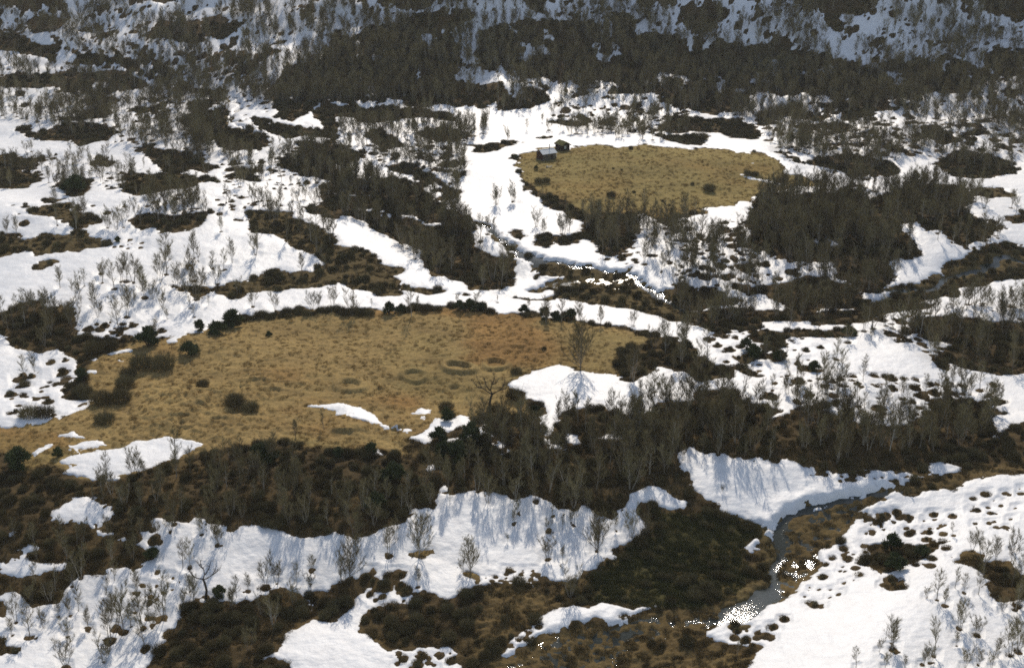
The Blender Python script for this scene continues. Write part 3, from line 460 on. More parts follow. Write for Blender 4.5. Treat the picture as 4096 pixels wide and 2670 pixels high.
# ------------------------------------------------------------------ plants: one mesh set for each variant
def rdir(r, el):
    az = r.uniform(0, 2 * math.pi); return np.array([math.cos(az) * math.cos(el), math.sin(az) * math.cos(el), math.sin(el)])
def make_birch(seed, stems, H=6.0, lean=0.12, wig=0.10, nbr=17, thick=0.066, spread=0.30, twr=0.0092, start=0.27):
    r = np.random.default_rng(seed); tr = MB(); cr = MB(); B = []; D = []; L = []
    for s in range(stems):
        az = 2 * math.pi * (s + r.uniform(0, 0.7)) / stems; ln = (lean if stems > 1 else lean * 0.35) * r.uniform(0.6, 1.4)
        h = H * (1.0 if s == 0 else r.uniform(0.68, 0.96)); k = 8; t = np.linspace(0, 1, k)
        off = np.cumsum(r.normal(0, wig, (k, 2)), 0) * 0.55; off[0] = 0
        P = np.stack([math.cos(az) * (0.10 + ln * h * t ** 0.8) + off[:, 0], math.sin(az) * (0.10 + ln * h * t ** 0.8) + off[:, 1], -0.35 + (h + 0.35) * t], 1)
        R0 = thick * h / 6 * (1.35 if stems == 1 else 1.0); tr.tube(P, R0 * (1 - 0.86 * t) + 0.006, 5)
        nb = max(9, int(nbr * (1.0 if stems == 1 else 1.5 / stems ** 0.62)))
        for q in range(nb):
            tt = start + (0.98 - start) * (q + r.uniform(0, 1)) / nb; p0 = np.array([np.interp(tt, t, P[:, i]) for i in range(3)])
            d = rdir(r, math.radians(r.uniform(24, 52))); l = h * spread * (1.12 - 0.62 * tt) * r.uniform(0.75, 1.25)
            kk = 5; u = np.linspace(0, 1, kk); upc = np.array([0, 0, 1.0])
            Q = p0 + np.outer(u, d) * l + np.outer(u ** 2 * 0.42 * l, upc) + np.vstack([np.zeros(3), np.cumsum(r.normal(0, 0.045, (kk - 1, 3)), 0)])
            br = R0 * (1 - 0.86 * tt) * 0.42 + 0.008
            tr.tube(Q, br * (1 - 0.75 * u) + 0.004, 3, False)
            ns = 6
            for w in range(ns):
                ww = 0.28 + 0.72 * (w + r.uniform(0, 1)) / ns; q0 = np.array([np.interp(ww, u, Q[:, i]) for i in range(3)])
                dd = d * 0.55 + rdir(r, math.radians(r.uniform(-5, 60))) * 0.85 + np.array([0, 0, 0.30]); dd /= np.linalg.norm(dd)
                sl = l * 0.42 * (1.15 - 0.55 * ww) * r.uniform(0.7, 1.3); E = q0 + dd * sl + np.array([0, 0, 0.10 * sl]) + r.normal(0, 0.03, 3)
                cr.tube([q0, (q0 + E) / 2 + r.normal(0, 0.035, 3), E], [0.017, 0.013, 0.008], 3, False)
                n = 9; f = r.uniform(0.1, 1.0, n)[:, None]
                B.append(q0 + f * (E - q0)); dv = dd * 0.95 + r.normal(0, 0.36, (n, 3)) + np.array([0, 0, 0.42]); D.append(dv); L.append(r.uniform(0.3, 0.9, n))
    cr.spikes(np.vstack(B), np.vstack(D), np.concatenate(L), twr)
    return tr.mesh("birch_trunk", M['bark']), cr.mesh("birch_crown", M['twig'])
def make_gnarled(seed):
    """old birch: one stout crooked trunk that forks high into wide bare limbs"""
    r = np.random.default_rng(seed); tr = MB(); cr = MB(); B = []; D = []; L = []
    P = np.array([[0.1, 0, -0.4], [0.05, 0, 0.6], [-0.1, 0, 1.4], [0.0, 0, 2.2], [0.12, 0, 2.9], [0.35, 0, 3.5]]); tr.tube(P, [0.24, 0.2, 0.18, 0.17, 0.16, 0.14], 7)
    limbs = [[(0.3, 0, 3.4), (-0.4, 0.2, 3.8), (-1.1, 0.1, 4.3), (-1.5, 0.3, 5.1), (-1.9, 0.1, 6.0)], [(0.3, 0, 3.4), (0.1, -0.3, 4.2), (0.25, -0.4, 5.0), (0.6, -0.3, 5.8), (0.55, -0.2, 6.6)],
             [(0.35, 0, 3.5), (0.9, 0.2, 3.7), (1.5, 0.3, 4.0), (1.9, 0.2, 4.7), (2.1, 0.4, 5.5)], [(0.0, -0.3, 4.1), (-0.5, -0.6, 4.9), (-0.7, -0.5, 5.6), (-0.9, -0.7, 6.3)], [(1.5, 0.3, 4.0), (2.1, -0.2, 4.3), (2.5, -0.3, 4.9)], [(0.25, -0.4, 5.0), (0.9, -0.7, 5.4), (1.2, -0.8, 6.1)], [(-1.1, 0.1, 4.3), (-1.7, -0.3, 4.6), (-2.2, -0.2, 5.2)]]
    for l in limbs:
        l = np.array(l); u = np.linspace(0, 1, len(l)); tr.tube(l, 0.095 - 0.07 * u, 5)
        for _ in range(13):
            w = r.uniform(0.25, 1); q0 = np.array([np.interp(w, u, l[:, i]) for i in range(3)]); dd = rdir(r, math.radians(r.uniform(5, 75))); sl = r.uniform(0.4, 1.0); E = q0 + dd * sl
            cr.tube([q0, (q0 + E) / 2 + r.normal(0, 0.06, 3), E], [0.022, 0.017, 0.008], 3, False)
            n = 4; B.append(q0 + r.uniform(0.2, 1, n)[:, None] * (E - q0)); D.append(dd * 0.6 + r.normal(0, 0.7, (n, 3))); L.append(r.uniform(0.2, 0.5, n))
    cr.spikes(np.vstack(B), np.vstack(D), np.concatenate(L), 0.0085)
    return tr.mesh("gnarled_trunk", M['oldbark']), cr.mesh("gnarled_crown", M['oldbark'])
def make_willow(seed, n=330):
    """round thicket of upright twiggy stems, about 2 m across and 1.4 m high"""
    r = np.random.default_rng(seed); st = MB(); tw = MB()
    for i in range(34):
        a = r.uniform(0, 6.283); q = math.sqrt(r.uniform(0, 1)) * 0.55; o = np.array([math.cos(a) * q, math.sin(a) * q * 0.9, -0.15]); d = np.array([math.cos(a) * q * 0.9, math.sin(a) * q * 0.9, 1.0]) + r.normal(0, 0.16, 3); h = r.uniform(0.8, 1.35)
        P = [o, o + d * h * 0.5 + r.normal(0, 0.05, 3), o + d * h * 0.95]; st.tube(P, [0.024, 0.017, 0.008], 3, False)
    a = r.uniform(0, 6.283, n * 3); q = np.sqrt(r.uniform(0, 1, n * 3)); z = r.uniform(0.02, 0.85, n * 3) * (1.12 - 0.6 * q * q)
    B = np.stack([np.cos(a) * q * 0.85, np.sin(a) * q * 0.8, z], 1) + r.normal(0, 0.07, (n * 3, 3)); D = np.stack([np.cos(a) * q * 0.7, np.sin(a) * q * 0.7, 0.95 + 0 * q], 1) + r.normal(0, 0.34, (n * 3, 3))
    tw.spikes(B, D, r.uniform(0.28, 0.72, n * 3), 0.0135)
    return st.mesh("willow_stems", M['willow']), tw.mesh("willow_twigs", M['willow'])
def make_juniper(seed, tall=1.0):
    """dense evergreen bush of needle sprays on a few stems, about 2 m across"""
    r = np.random.default_rng(seed); st = MB(); nd = MB()
    for i in range(7):
        d = rdir(r, math.radians(r.uniform(35, 85))); P = [np.array([0, 0, -0.2]), d * 0.55, d * 1.05 * tall + np.array([0, 0, 0.1])]; st.tube(P, [0.05, 0.035, 0.012], 4, False)
    C = []
    for i in range(30):
        d = rdir(r, math.radians(r.uniform(-2, 90))); q = r.uniform(0.55, 1.0); C.append(d * np.array([0.85, 0.85, 1.05 * tall]) * q + np.array([0, 0, 0.15]))
    B = []; D = []
    for c in C:
        n = 44; e = r.normal(0, 1, (n, 3)); e /= np.linalg.norm(e, axis=1)[:, None]; e[:, 2] = np.abs(e[:, 2]) * 1.2 - 0.25
        B.append(c + e * 0.10 + r.normal(0, 0.08, (n, 3))); D.append(e + np.array([0, 0, 0.35]))
    B = np.vstack(B); nd.spikes(B, np.vstack(D), r.uniform(0.16, 0.34, len(B)), 0.05)
    return st.mesh("juniper_stems", M['timber']), nd.mesh("juniper_needles", M['juniper'])
def make_mat(seed, mt, n=150, rad=0.7, h=0.4, wr=0.022):
    r = np.random.default_rng(seed); b = MB(); a = r.uniform(0, 6.283, n); q = np.sqrt(r.uniform(0, 1, n))
    B = np.stack([np.cos(a) * q * rad, np.sin(a) * q * rad, -0.05 + r.uniform(0, 0.55, n) * h * (1 - q * q)], 1); D = np.stack([np.cos(a) * q * 0.8, np.sin(a) * q * 0.8, 0.9 + 0 * q], 1) + r.normal(0, 0.4, (n, 3))
    b.spikes(B, D, r.uniform(0.5, 1.0, n) * h, wr); return b.mesh("sprigs", mt)

BIRCH = [make_birch(1, 1, spread=0.23), make_birch(2, 1, wig=0.15, nbr=19, spread=0.25), make_birch(3, 2, spread=0.26), make_birch(4, 2, lean=0.2, wig=0.15), make_birch(5, 3, lean=0.17), make_birch(6, 3, lean=0.24, wig=0.14, spread=0.27), make_birch(7, 4, lean=0.22), make_birch(8, 5, lean=0.27, spread=0.25),
         make_birch(9, 1, nbr=46, spread=0.42, twr=0.013, start=0.10), make_gnarled(10), make_birch(11, 1, lean=0.9, wig=0.22, nbr=14)]
WILLOW = [make_willow(20 + i) for i in range(4)]
JUNIPER = [make_juniper(30), make_juniper(31, 1.25), make_juniper(32, 0.8)]
HEATHER = [make_mat(40 + i, M['heather']) for i in range(3)]
GREENH = [make_mat(50 + i, M['greenheath'], 190, 0.75, 0.5) for i in range(3)]
STRAW = [make_mat(60 + i, M['straw'], 70, 0.38, 0.34, 0.014) for i in range(3)]

# ------------------------------------------------------------------ where the plants stand
def at(tile, x, y):
    x0, y0 = TILES[tile]; p = unproject(x0 + x / 1.7, y0 + y / 1.7)[0]
    return p, project(p)[2] / FPX / 1.7            # point, metres per detail-view pixel there
trees = []      # x, y, height, variant, label
def add_tree(tile, x, y, hpx, var=None, label=None):
    p, s = at(tile, x, y); trees.append((p[0], p[1], hpx * s / 0.93, int(rng.integers(0, 8)) if var is None else var, label))
HAND = {
 'C2': "345,770,225,2 395,650,135,3 550,980,140,2 850,870,115,4 765,400,85,1 1200,555,105,2 1225,490,120,5 1435,605,105,5 1530,590,115,0 1600,560,125,4 1770,722,200,5 1530,800,105,2 1890,600,135,2 2000,640,205,5 2100,640,150,3 1160,670,60,3 1465,500,85,0 900,160,190,1 1540,440,180,2 430,470,180,0 2110,600,150,5 120,640,230,4 1580,1050,230,6 500,470,160,3 250,560,190,4 1700,440,170,5 1350,400,200,3 1210,380,180,4 950,330,190,5 640,420,200,3",
 'C1': "1240,850,190,1 1290,850,205,1 1370,620,140,5 1475,700,150,2 1500,700,220,3 1800,990,215,3 1885,960,180,4 1610,1050,155,1 1690,1010,125,2 2020,960,155,1 2110,980,115,10 2120,880,135,3 2330,960,215,6 1110,1190,290,4 1010,1190,225,1 990,1400,230,0 745,1350,330,2 790,1260,290,3 840,1290,270,1 600,1270,160,2 480,1170,165,3 530,1140,170,1 400,1180,115,2 300,1260,145,5 110,1220,200,3 80,1310,135,2 450,1520,230,6 710,1500,210,7 720,1020,155,0 935,1030,175,2 925,1150,135,4 1240,1110,145,3 1320,1100,215,2 1290,1010,125,2 960,650,135,1 905,590,135,1 1070,640,125,3 215,1080,150,4 340,1080,165,5 890,1250,180,2 1860,1240,230,4 2080,540,230,6 2350,480,220,4 1970,560,190,3 1450,470,190,3 1150,520,200,4 900,800,160,3 760,800,170,2 1930,500,210,2",
 'C3': "1485,1400,235,2 1240,1528,155,0 1390,1420,105,3 1940,1262,235,5 1790,1070,220,1 1840,1110,135,2 1910,985,150,0 1975,1020,140,1 2065,1030,185,1 2030,740,165,4 2090,760,160,3 2190,810,195,2 2300,830,205,3 2235,1145,115,6 2350,1110,115,5 2060,1310,155,10 2290,1450,285,5 2340,1420,255,4 1920,1380,105,2 1740,1500,135,6 1430,1528,125,3 1570,1528,95,2 1980,1528,155,4 2070,1510,145,5 2160,1528,125,5 1720,1050,90,4 1690,1510,145,3 330,330,50,10 1895,630,90,0 430,1440,120,0 650,100,130,1 300,80,120,2 200,60,130,1 480,100,110,0",
 'B2': "1980,1080,250,3 2010,1095,225,2 1420,700,175,2 1525,695,165,1 1655,700,155,3 1790,720,135,2 2010,720,115,4 505,660,200,0 545,600,85,2 100,650,175,4 950,570,95,4 2060,1200,120,2 1275,1340,150,0 2150,1170,155,1 2220,1190,155,3 2270,1210,155,2 2340,1200,155,4 1320,1520,180,2 1180,1520,170,3 1040,1500,150,1 1100,500,40,2 230,580,50,1 810,560,60,3 1300,600,70,2 1090,560,50,0",
 'B1': "820,425,190,3 860,420,155,1 910,430,205,4 780,470,195,0 970,480,175,2 690,430,140,3 575,450,115,1 530,540,165,6 410,460,145,2 640,590,175,2 670,660,145,4 1130,370,275,1 1085,430,235,3 1320,260,185,2 1335,540,255,4 1210,460,175,5 1480,440,165,3 1580,290,155,2 1740,240,165,6 1520,340,135,0 815,760,235,1 870,660,205,2 910,590,145,3 1060,770,105,2 165,1080,155,1 240,1030,135,3 1720,590,125,4 1880,620,145,3 1290,600,85,0 1320,660,85,1 1140,670,85,3 1505,80,105,2 740,60,85,4 40,100,125,3 115,100,125,2 1420,580,65,1 1040,540,135,6 985,530,155,2 2265,590,155,4 2120,610,135,5 2160,610,125,3 2200,1420,120,0 2010,1480,130,2 1350,560,60,3 190,600,140,4 480,680,140,3 300,640,150,2 110,640,130,1 1150,270,100,2 1290,380,120,4 1400,440,100,3",
}
for t, s in HAND.items():
    for w in s.split():
        x, y, h, v = map(float, w.split(',')); add_tree(t, x, y, h, int(v))
add_tree('C2', 555, 765, 260, 8, "wide round-crowned birch on a brown bare spot in the snow"); add_tree('C2', 85, 925, 265, 8, "wide fan-shaped birch rising from a heath hummock below the snow slope")
add_tree('C2', 910, 885, 215, 8, "round bare birch standing at the tip of a bare spot, low snow slope"); add_tree('C2', 1025, 412, 215, 6, "bushy birch in a melt hollow right under the dark thicket edge")
add_tree('C2', 1430, 792, 175, 7, "small bushy birch in a dark melt hollow, middle of the snow slope"); add_tree('C2', 1765, 738, 250, 8, "dense upright birch with a brown melt ring beside the green heath")
add_tree('B2', 1645, 1015, 300, 8, "lone fan-shaped birch at the upper rim of the round snow patch"); add_tree('B2', 1035, 1340, 300, 9, "gnarled old birch with crooked trunk and forked limbs on the meadow")
add_tree('C1', 1405, 1062, 280, 9, "dark crooked birch with twisted limbs above the lower dark thicket"); add_tree('C3', 1485, 1402, 235, 0, "slender solitary birch on the open snow in the lower right corner")
custom = {len(trees) - 1 - i for i in range(10)}

ZONES = [  # scattered birches: outline, trees per 100 m2, height range
 ("C2 0,450 480,300 700,200 1000,100 1500,60 2000,0 2380,60 2380,260 2180,270 2000,340 1880,450 1540,440 1330,370 900,330 660,330 560,440 300,540 110,640 0,560", 11.70, 3.5, 6.5),
 ("B2 800,1400 1100,1380 1350,1450 1500,1330 1720,1290 1960,1320 2200,1270 2380,1250 B3 300,1180 440,1230 690,1310 900,1290 1100,1330 1290,1400 1600,1410 1760,1290 1900,1230 2170,1280 2190,1420 2000,1530 C3 1900,60 1700,120 1300,140 900,140 600,80 300,50 100,0 C2 2300,200 2000,60 1500,100 1000,60", 12.60, 3.8, 7),
 ("B3 560,1040 900,1050 1500,1080 2100,1120 2230,1260 1900,1220 1650,1340 1300,1370 1000,1260 700,1280 440,1200", 6.75, 3.5, 6),
 ("C1 600,250 900,200 1300,80 1700,60 2100,100 2290,300 2290,560 2040,600 1700,510 1500,520 1100,500 800,560 640,420", 7.88, 3, 5.5),
 ("C1 50,640 400,560 800,640 1050,760 900,840 640,890 420,1020 180,1030 50,900", 7.88, 3, 5), ("C1 100,900 500,960 800,900 1100,1000 1080,1250 1000,1500 0,1530 0,1060", 2.93, 3, 6), ("C1 1100,1130 1400,1080 2000,1050 2100,1180 1860,1400 1700,1530 1050,1530", 5.62, 3, 5.5),
 ("C3 1850,880 2380,880 2380,1530 1400,1530 1900,1300", 2.25, 3, 5.5), ("C3 1900,720 2380,640 2600,700 2600,1100 2200,1050", 4.50, 3.5, 6), ("C1 1000,540 1560,560 1500,720 1100,700", 3.38, 2.5, 4),
 ("B1 0,560 340,600 540,720 400,860 100,860 0,700", 9.00, 4, 7), ("B1 300,330 1200,250 1800,300 1700,560 700,640 380,500", 1.35, 3, 6.5), ("B1 1100,440 1500,460 2000,330 2200,300 2290,420 1700,520 1300,520", 4.50, 3.5, 6.5), ("B1 1660,-100 1960,-50 2290,100 2200,280 1900,120", 5.62, 4, 7),
 ("B1 1000,60 1900,100 1900,300 1000,280", 1.12, 3, 6), ("B1 -200,-100 900,-100 1400,0 1300,80 700,60 200,100 -200,90", 2.25, 3.5, 6.5),
 ("A2 0,1160 260,1210 560,1280 900,1490 B2 930,190 1190,290 1180,440 900,460 600,330 340,110 A2 100,1480 0,1450", 14.28, 4, 7), ("A1 1860,1080 2200,960 2380,1000 2380,1480 2100,1430 2200,1280", 10.71, 4, 7),
 ("B2 960,30 1150,130 1180,200 1050,210 930,150", 7.88, 4, 7),
 ("A2 1060,1380 1250,1340 1260,1480 1060,1490", 7.14, 3, 6), ("B2 1320,20 1600,60 1650,160 1440,190 1320,150", 7.88, 4, 7), ("A2 1640,1440 2100,1420 2200,1530 B2 2060,60 2020,170 1840,240 1770,220 1660,50", 9.52, 4, 7.5),
 ("B2 2050,60 2290,0 B3 300,0 600,200 1100,300 1150,400 500,430 0,420 B2 2080,300 2050,200", 9.00, 4, 7.5), ("A2 1240,1280 1600,1400 1640,1480 1420,1400", 5.95, 1.5, 3.5),
 ("A3 500,1480 650,1300 900,1290 1280,1260 1480,1280 1850,1250 2060,1330 2050,1490 B3 1600,60 1690,220 1480,320 1500,420 1330,500 1100,390 700,250 480,150", 13.09, 4, 8), ("B3 0,420 650,440 900,380 1250,470 1300,560 1100,680 600,700 200,740 0,680", 10.80, 4, 7),
 ("B3 1100,720 1500,640 1900,560 2380,560 2600,700 2600,1040 2200,1040 1800,980 1500,840", 8.10, 4, 7), ("B3 400,700 1000,720 1000,880 700,1000 400,900", 6.08, 3.5, 6.5), ("B3 0,780 400,1000 380,1100 0,1060 B2 2140,900 2200,800", 9.45, 3.5, 6.5), ("B3 1000,780 2000,900 2100,1040 800,1030", 1.75, 3, 5.5), ("B3 1500,0 2300,-60 2200,180 1700,230", 4.05, 3.5, 6),
 ("A3 560,840 1100,880 1700,820 2380,760 2600,760 2600,1060 1800,1040 1500,1100 1300,1190 740,1060", 10.71, 4, 7), ("A3 1780,1060 2300,1090 2330,1180 1900,1190", 10.71, 4, 6), ("A3 800,1290 1300,1250 1240,1330 700,1330", 8.33, 4, 7), ("A3 2080,1380 2380,1380 2380,1530 2180,1530", 3.57, 3.5, 6),
 ("A2 0,800 200,840 560,760 840,800 1010,820 1010,940 780,970 870,1100 880,1330 800,1340 600,1150 300,1120 150,1050 0,940", 9.52, 4, 7), ("A2 1140,900 1300,880 1300,980 1140,990", 2.38, 4, 7), ("A2 1420,720 1900,700 2380,660 2380,970 2100,960 1700,930 1450,930", 5.95, 4, 7), ("A2 660,740 1440,740 1440,900 1030,930 1000,800", 0.48, 3.5, 6),
 ("A1 0,560 900,620 1200,640 1560,720 1500,880 1560,1040 1250,1020 800,960 400,940 0,800", 9.52, 4, 7), ("A1 700,860 1400,880 1480,1020 1400,1120 1000,1020 700,960", 8.33, 4, 7), ("A1 0,1000 600,1060 1000,1100 1500,1220 2100,1220 2100,1480 1000,1530 0,1300", 1.90, 3, 6), ("A1 1500,1000 1900,1060 2050,1240 1700,1220 1500,1140", 7.14, 4, 6.5), ("A1 930,1300 1350,1290 1400,1500 950,1530", 7.14, 4, 7), ("A1 380,1180 640,1180 640,1330 380,1330", 4.76, 3.5, 6), ("A1 640,1130 800,1090 860,1300 640,1300", 4.76, 3.5, 6), ("A1 1650,860 2000,1000 1850,1060 1750,1040", 3.57, 3.5, 6),
 # the wooded hillside
 ("A1 -400,-150 2380,-150 A2 1000,-150 A3 0,-150 2900,-150 2900,780 2300,740 1300,780 560,850 A2 2290,700 1900,650 1440,690 1200,740 900,720 640,700 0,700 A1 2150,720 1850,720 1600,660 1200,580 850,450 300,350 -400,250", 11.0, 3.8, 7.0),
 ("A1 1950,470 2290,380 A2 300,200 800,200 840,560 1250,600 1430,600 1300,730 860,720 430,690 0,690 A1 2160,700 1860,720", 6.12, 4.5, 7.5), ("A2 960,200 1700,150 2380,240 A3 600,310 1100,400 2000,360 2900,350 2900,560 2000,600 1350,740 700,640 300,770 A2 2200,650 1760,590 1230,480", 5.44, 4.5, 7.5),
 ("A1 -400,250 300,350 850,450 1200,580 1600,680 1500,760 900,620 0,560 -400,560", 8.16, 4, 7),
]
def in_poly(P, x, y):
    ins = np.zeros(x.shape, bool); Q = np.roll(P, -1, 0)
    for (ax, ay), (bx, by) in zip(P, Q):
        if ay != by: ins ^= ((ay > y) != (by > y)) & (x < (bx - ax) * (y - ay) / (by - ay) + ax)
    return ins
def scatter(spec, per100, clump=0.0, seed=0):
    P = W(spec); lo, hi = P.min(0), P.max(0)
    n = rng.poisson((hi[0] - lo[0]) * (hi[1] - lo[1]) * per100 / 100.0)
    x = rng.uniform(lo[0], hi[0], n); y = rng.uniform(lo[1], hi[1], n); k = in_poly(P, x, y)
    if clump: k &= rng.uniform(0, 1, n) < np.clip(0.55 + clump * fbm(x, y, 14, 2, 91), 0.04, 1)
    return x[k], y[k]
for s, dn, h0, h1 in ZONES:
    x, y = scatter(s, dn * 1.5, 0.55)
    for X, Y in zip(x, y): trees.append((X, Y, rng.uniform(h0, h1) * (0.82 if rng.uniform() < 0.3 else 1.0), int(rng.choice([0, 0, 1, 1, 2, 2, 3, 4, 5, 6])), None))
TR = np.array([t[:4] for t in trees], float)

# bare rings where the snow has melted round stems, and tussocks melting out
def wells(xs, ys, rs, F, G=None):
    u = np.interp(xs / ys, A, ia); v = np.interp(ys, Yv, iy)
    for x, y, r, uu, vv in zip(xs, ys, rs, u, v):
        du = int(r / (y * 0.0014)) + 2; dv = int(1.25 * r / (y * 0.0017)) + 2
        i0, i1 = max(0, int(uu) - du), min(na, int(uu) + du + 2); j0, j1 = max(0, int(vv) - dv), min(ny, int(vv) + dv + 2)
        d = r - np.sqrt((GX[j0:j1, i0:i1] - x) ** 2 + ((GY[j0:j1, i0:i1] - y) * 0.8) ** 2)
        np.maximum(F[j0:j1, i0:i1], d, out=F[j0:j1, i0:i1])
        if G is not None: np.maximum(G[j0:j1, i0:i1], 0.42 * min(r, 0.9) * np.clip(1.15 * (d + 0.1 * r) / r, 0, 1) ** 0.7, out=G[j0:j1, i0:i1])
bare_trace = bare.copy()
wr = rng.uniform(0.22, 0.75, len(TR)) * np.clip(TR[:, 2] / 5, 0.6, 1.3) * np.where(rng.uniform(0, 1, len(TR)) < 0.25, 0.3, 1)
wells(TR[:, 0], TR[:, 1], wr, bare)
SPX = []
for s, n, r0, r1 in SPOTS:
    P = W(s); lo, hi = P.min(0), P.max(0); x = rng.uniform(lo[0], hi[0], n * 4); y = rng.uniform(lo[1], hi[1], n * 4); k = in_poly(P, x, y); x, y = x[k][:n], y[k][:n]
    SPX.append(np.stack([x, y, r0 + (r1 - r0) * rng.uniform(0, 1, len(x)) ** 2.4], 1))
SPX = np.vstack(SPX); mound = np.zeros_like(ZL); wells(SPX[:, 0], SPX[:, 1], SPX[:, 2], bare, mound)

# ------------------------------------------------------------------ ground relief
inm = sstep(-0.6, 1.0, cover['m']); bog = sstep(-0.5, 1.0, cover['bog']); grn = sstep(-1, 1.5, cover['green']); brn = sstep(-0.5, 1, np.maximum(cover['b'], np.where(chan > -2.5, chan + 2.5, -30))) * (1 - inm)
hth = np.clip(1 - inm - bog - brn, 0, 1)
snowy = sstep(-0.15, -1.3, bare)
tus = fbm(GX, GY, 1.15, 3, 61, 0.6); tus2 = 1 - np.abs(fbm(GX, GY, 1.9, 2, 63))
relief = 0.21 * tus * inm + 0.17 * (0.6 * tus + tus2 - 0.6) * hth + 0.17 * (tus + 0.5 * tus2 - 0.3 + 0.8 * fbm(GX, GY, 0.7, 2, 67)) * np.maximum(bog, brn)
tm = W("B1 950,1100 1500,1090 1800,1000 2000,1100 1950,1200 1700,1290 1800,1420 1300,1490 900,1430 1000,1280 880,1180"); big = up(sstep(-3, 4, poly_sd(tm, CX, CY)))
relief += 0.5 * big * inm * np.maximum(0, 1 - np.abs(fbm(GX, GY, 2.3, 2, 71)) * 1.8)
fade = 1 - 0.55 * sstep(300, 520, GY)
relief *= (1 - 0.85 * snowy) * fade
relief += mound * sstep(0.6, -0.2, bare_trace)
Zc = np.zeros_like(ZL); tuftless = np.zeros_like(ZL)
for tile, x, y, rin, depth, rim, dr in (('B2', 822, 1003, 2.3, 0.12, 0.72, 3.8), ('B2', 522, 1058, 2.0, 0.10, 0.48, 3.1), ('B2', 1076, 985, 2.0, 0.10, 0.58, 3.4), ('B2', 88, 1124, 1.8, 0.10, 0.52, 3.6), ('B2', 540, 1150, 0.5, 0.3, 0.1, 1.2), ('B2', 585, 1143, 0.45, 0.3, 0.1, 1.2), ('B2', 795, 1140, 1.0, 0.3, 0.12, 1.9)):   # the round pits with their banks
    c, _ = at(tile, x, y); ang = np.arctan2(GY - c[1], GX - c[0]); d = np.sqrt((GX - c[0]) ** 2 + (GY - c[1]) ** 2) * (1 + 0.07 * np.sin(2 * ang + x) + 0.05 * np.sin(3 * ang + y))
    Zc += -depth * (1 - sstep(rin * 0.80, rin * 1.0, d)) + rim * sstep(rin * 0.86, rin * 1.05, d) * (1 - sstep(dr * 0.84, dr * 1.04, d))
    relief *= 1 - 0.8 * np.exp(-((d) / (1.1 * dr)) ** 4); tuftless = np.maximum(tuftless, np.exp(-((d) / (1.15 * dr)) ** 6))
def scarp(spec, h, back):      # a small bank that faces the camera
    P = W(spec); d = line_dist(P, GX, GY, 14); yl = np.interp(GX, P[:, 0], P[:, 1]); e = np.minimum(GX - P[0, 0], P[-1, 0] - GX)
    return h * sstep(-0.35, 0.35, GY - yl) * np.exp(-np.maximum(GY - yl, 0) / back) * sstep(0, 3, e)
Zc += scarp("B1 2200,1445 2290,1440 B2 80,1438 160,1435 230,1432", 0.75, 6) + scarp("B2 320,1415 400,1420 500,1405", 1.0, 5) + scarp("B1 1230,1262 1300,1255 1370,1240", 0.7, 3) + scarp("C1 1500,220 1650,210 1800,190", 0.8, 4)
lower = 0.185 * sstep(-0.5, 0.8, wat) + wopen * sstep(0, 1, wat) + 0.75 * sstep(-0.7, 0.5, chan)
ZG = ZL + Zc + relief - lower
# snow: a sheet that thins out to nothing at its rim
s = -bare
bankk = (0.18 + 0.5 * sstep(-6, -1, patch['bank'])) * sstep(6, 0, np.abs(s)) * sstep(-6, 0, np.maximum(wat, chan))
th = np.where(s > 0, 0.05 + 0.26 * (1 - np.exp(-s / 1.3)) + bankk * (1 - np.exp(-s / 0.4)), np.maximum(0.05 + 0.9 * s, -0.55))
cup = 0.035 * fbm(GX, GY, 0.8, 2, 81) + 0.05 * fbm(GX, GY * 1.4, 3.0, 2, 83)
ZS = ZL + Zc + th + cup * sstep(0, 0.6, s) - 0.10 * snowy * 0
ZS = np.where(s > -0.3, ZS, np.minimum(ZS, ZG - 0.05))

def grid_mesh(name, Z, keep, mt, label=None, kind=None, attr=None):
    """the land's grid as one mesh; keep selects its quads"""
    J, I = np.nonzero(keep); v00 = J * na + I
    Q = np.stack([v00, v00 + 1, v00 + na + 1, v00 + na], 1)
    used, inv = np.unique(Q, return_inverse=True); Q = inv.reshape(Q.shape)
    co = np.stack([GX.ravel()[used], GY.ravel()[used], Z.ravel()[used]], 1).astype(np.float32)
    me = bpy.data.meshes.new(name); me.vertices.add(len(co)); me.vertices.foreach_set("co", co.ravel())
    n = len(Q); me.loops.add(4 * n); me.loops.foreach_set("vertex_index", Q.ravel().astype(np.int32)); me.polygons.add(n)
    me.polygons.foreach_set("loop_start", np.arange(0, 4 * n, 4, dtype=np.int32)); me.polygons.foreach_set("use_smooth", np.ones(n, bool))
    me.update(calc_edges=True)
    if attr is not None:
        ca = me.color_attributes.new("albedo", 'FLOAT_COLOR', 'POINT'); q = np.ones((len(co), 4), np.float32); q[:, :3] = attr.reshape(-1, 3)[used]; ca.data.foreach_set("color", q.ravel())
    me.materials.append(mt); o = link(name, me); tag(o, label, None, None, kind); return o
def mix3(parts):
    return sum(w[..., None] * np.array(c) for w, c in parts)
red = sstep(0.0, 0.8, fbm(GX, GY * 1.5, 22, 3, 101)); olive = sstep(0.0, 0.9, fbm(GX, GY, 17, 3, 105))
cabinm = sstep(330, 350, GY) * inm
mead = mix3([((1 - red) * (1 - 0.5 * olive), (0.30, 0.21, 0.088)), (red * (1 - 0.5 * olive), (0.28, 0.165, 0.062)), (0.5 * olive, (0.21, 0.165, 0.066))])
mead = mead * (1 - 0.45 * cabinm[..., None]) + np.array((0.25, 0.208, 0.072)) * 0.45 * cabinm[..., None]
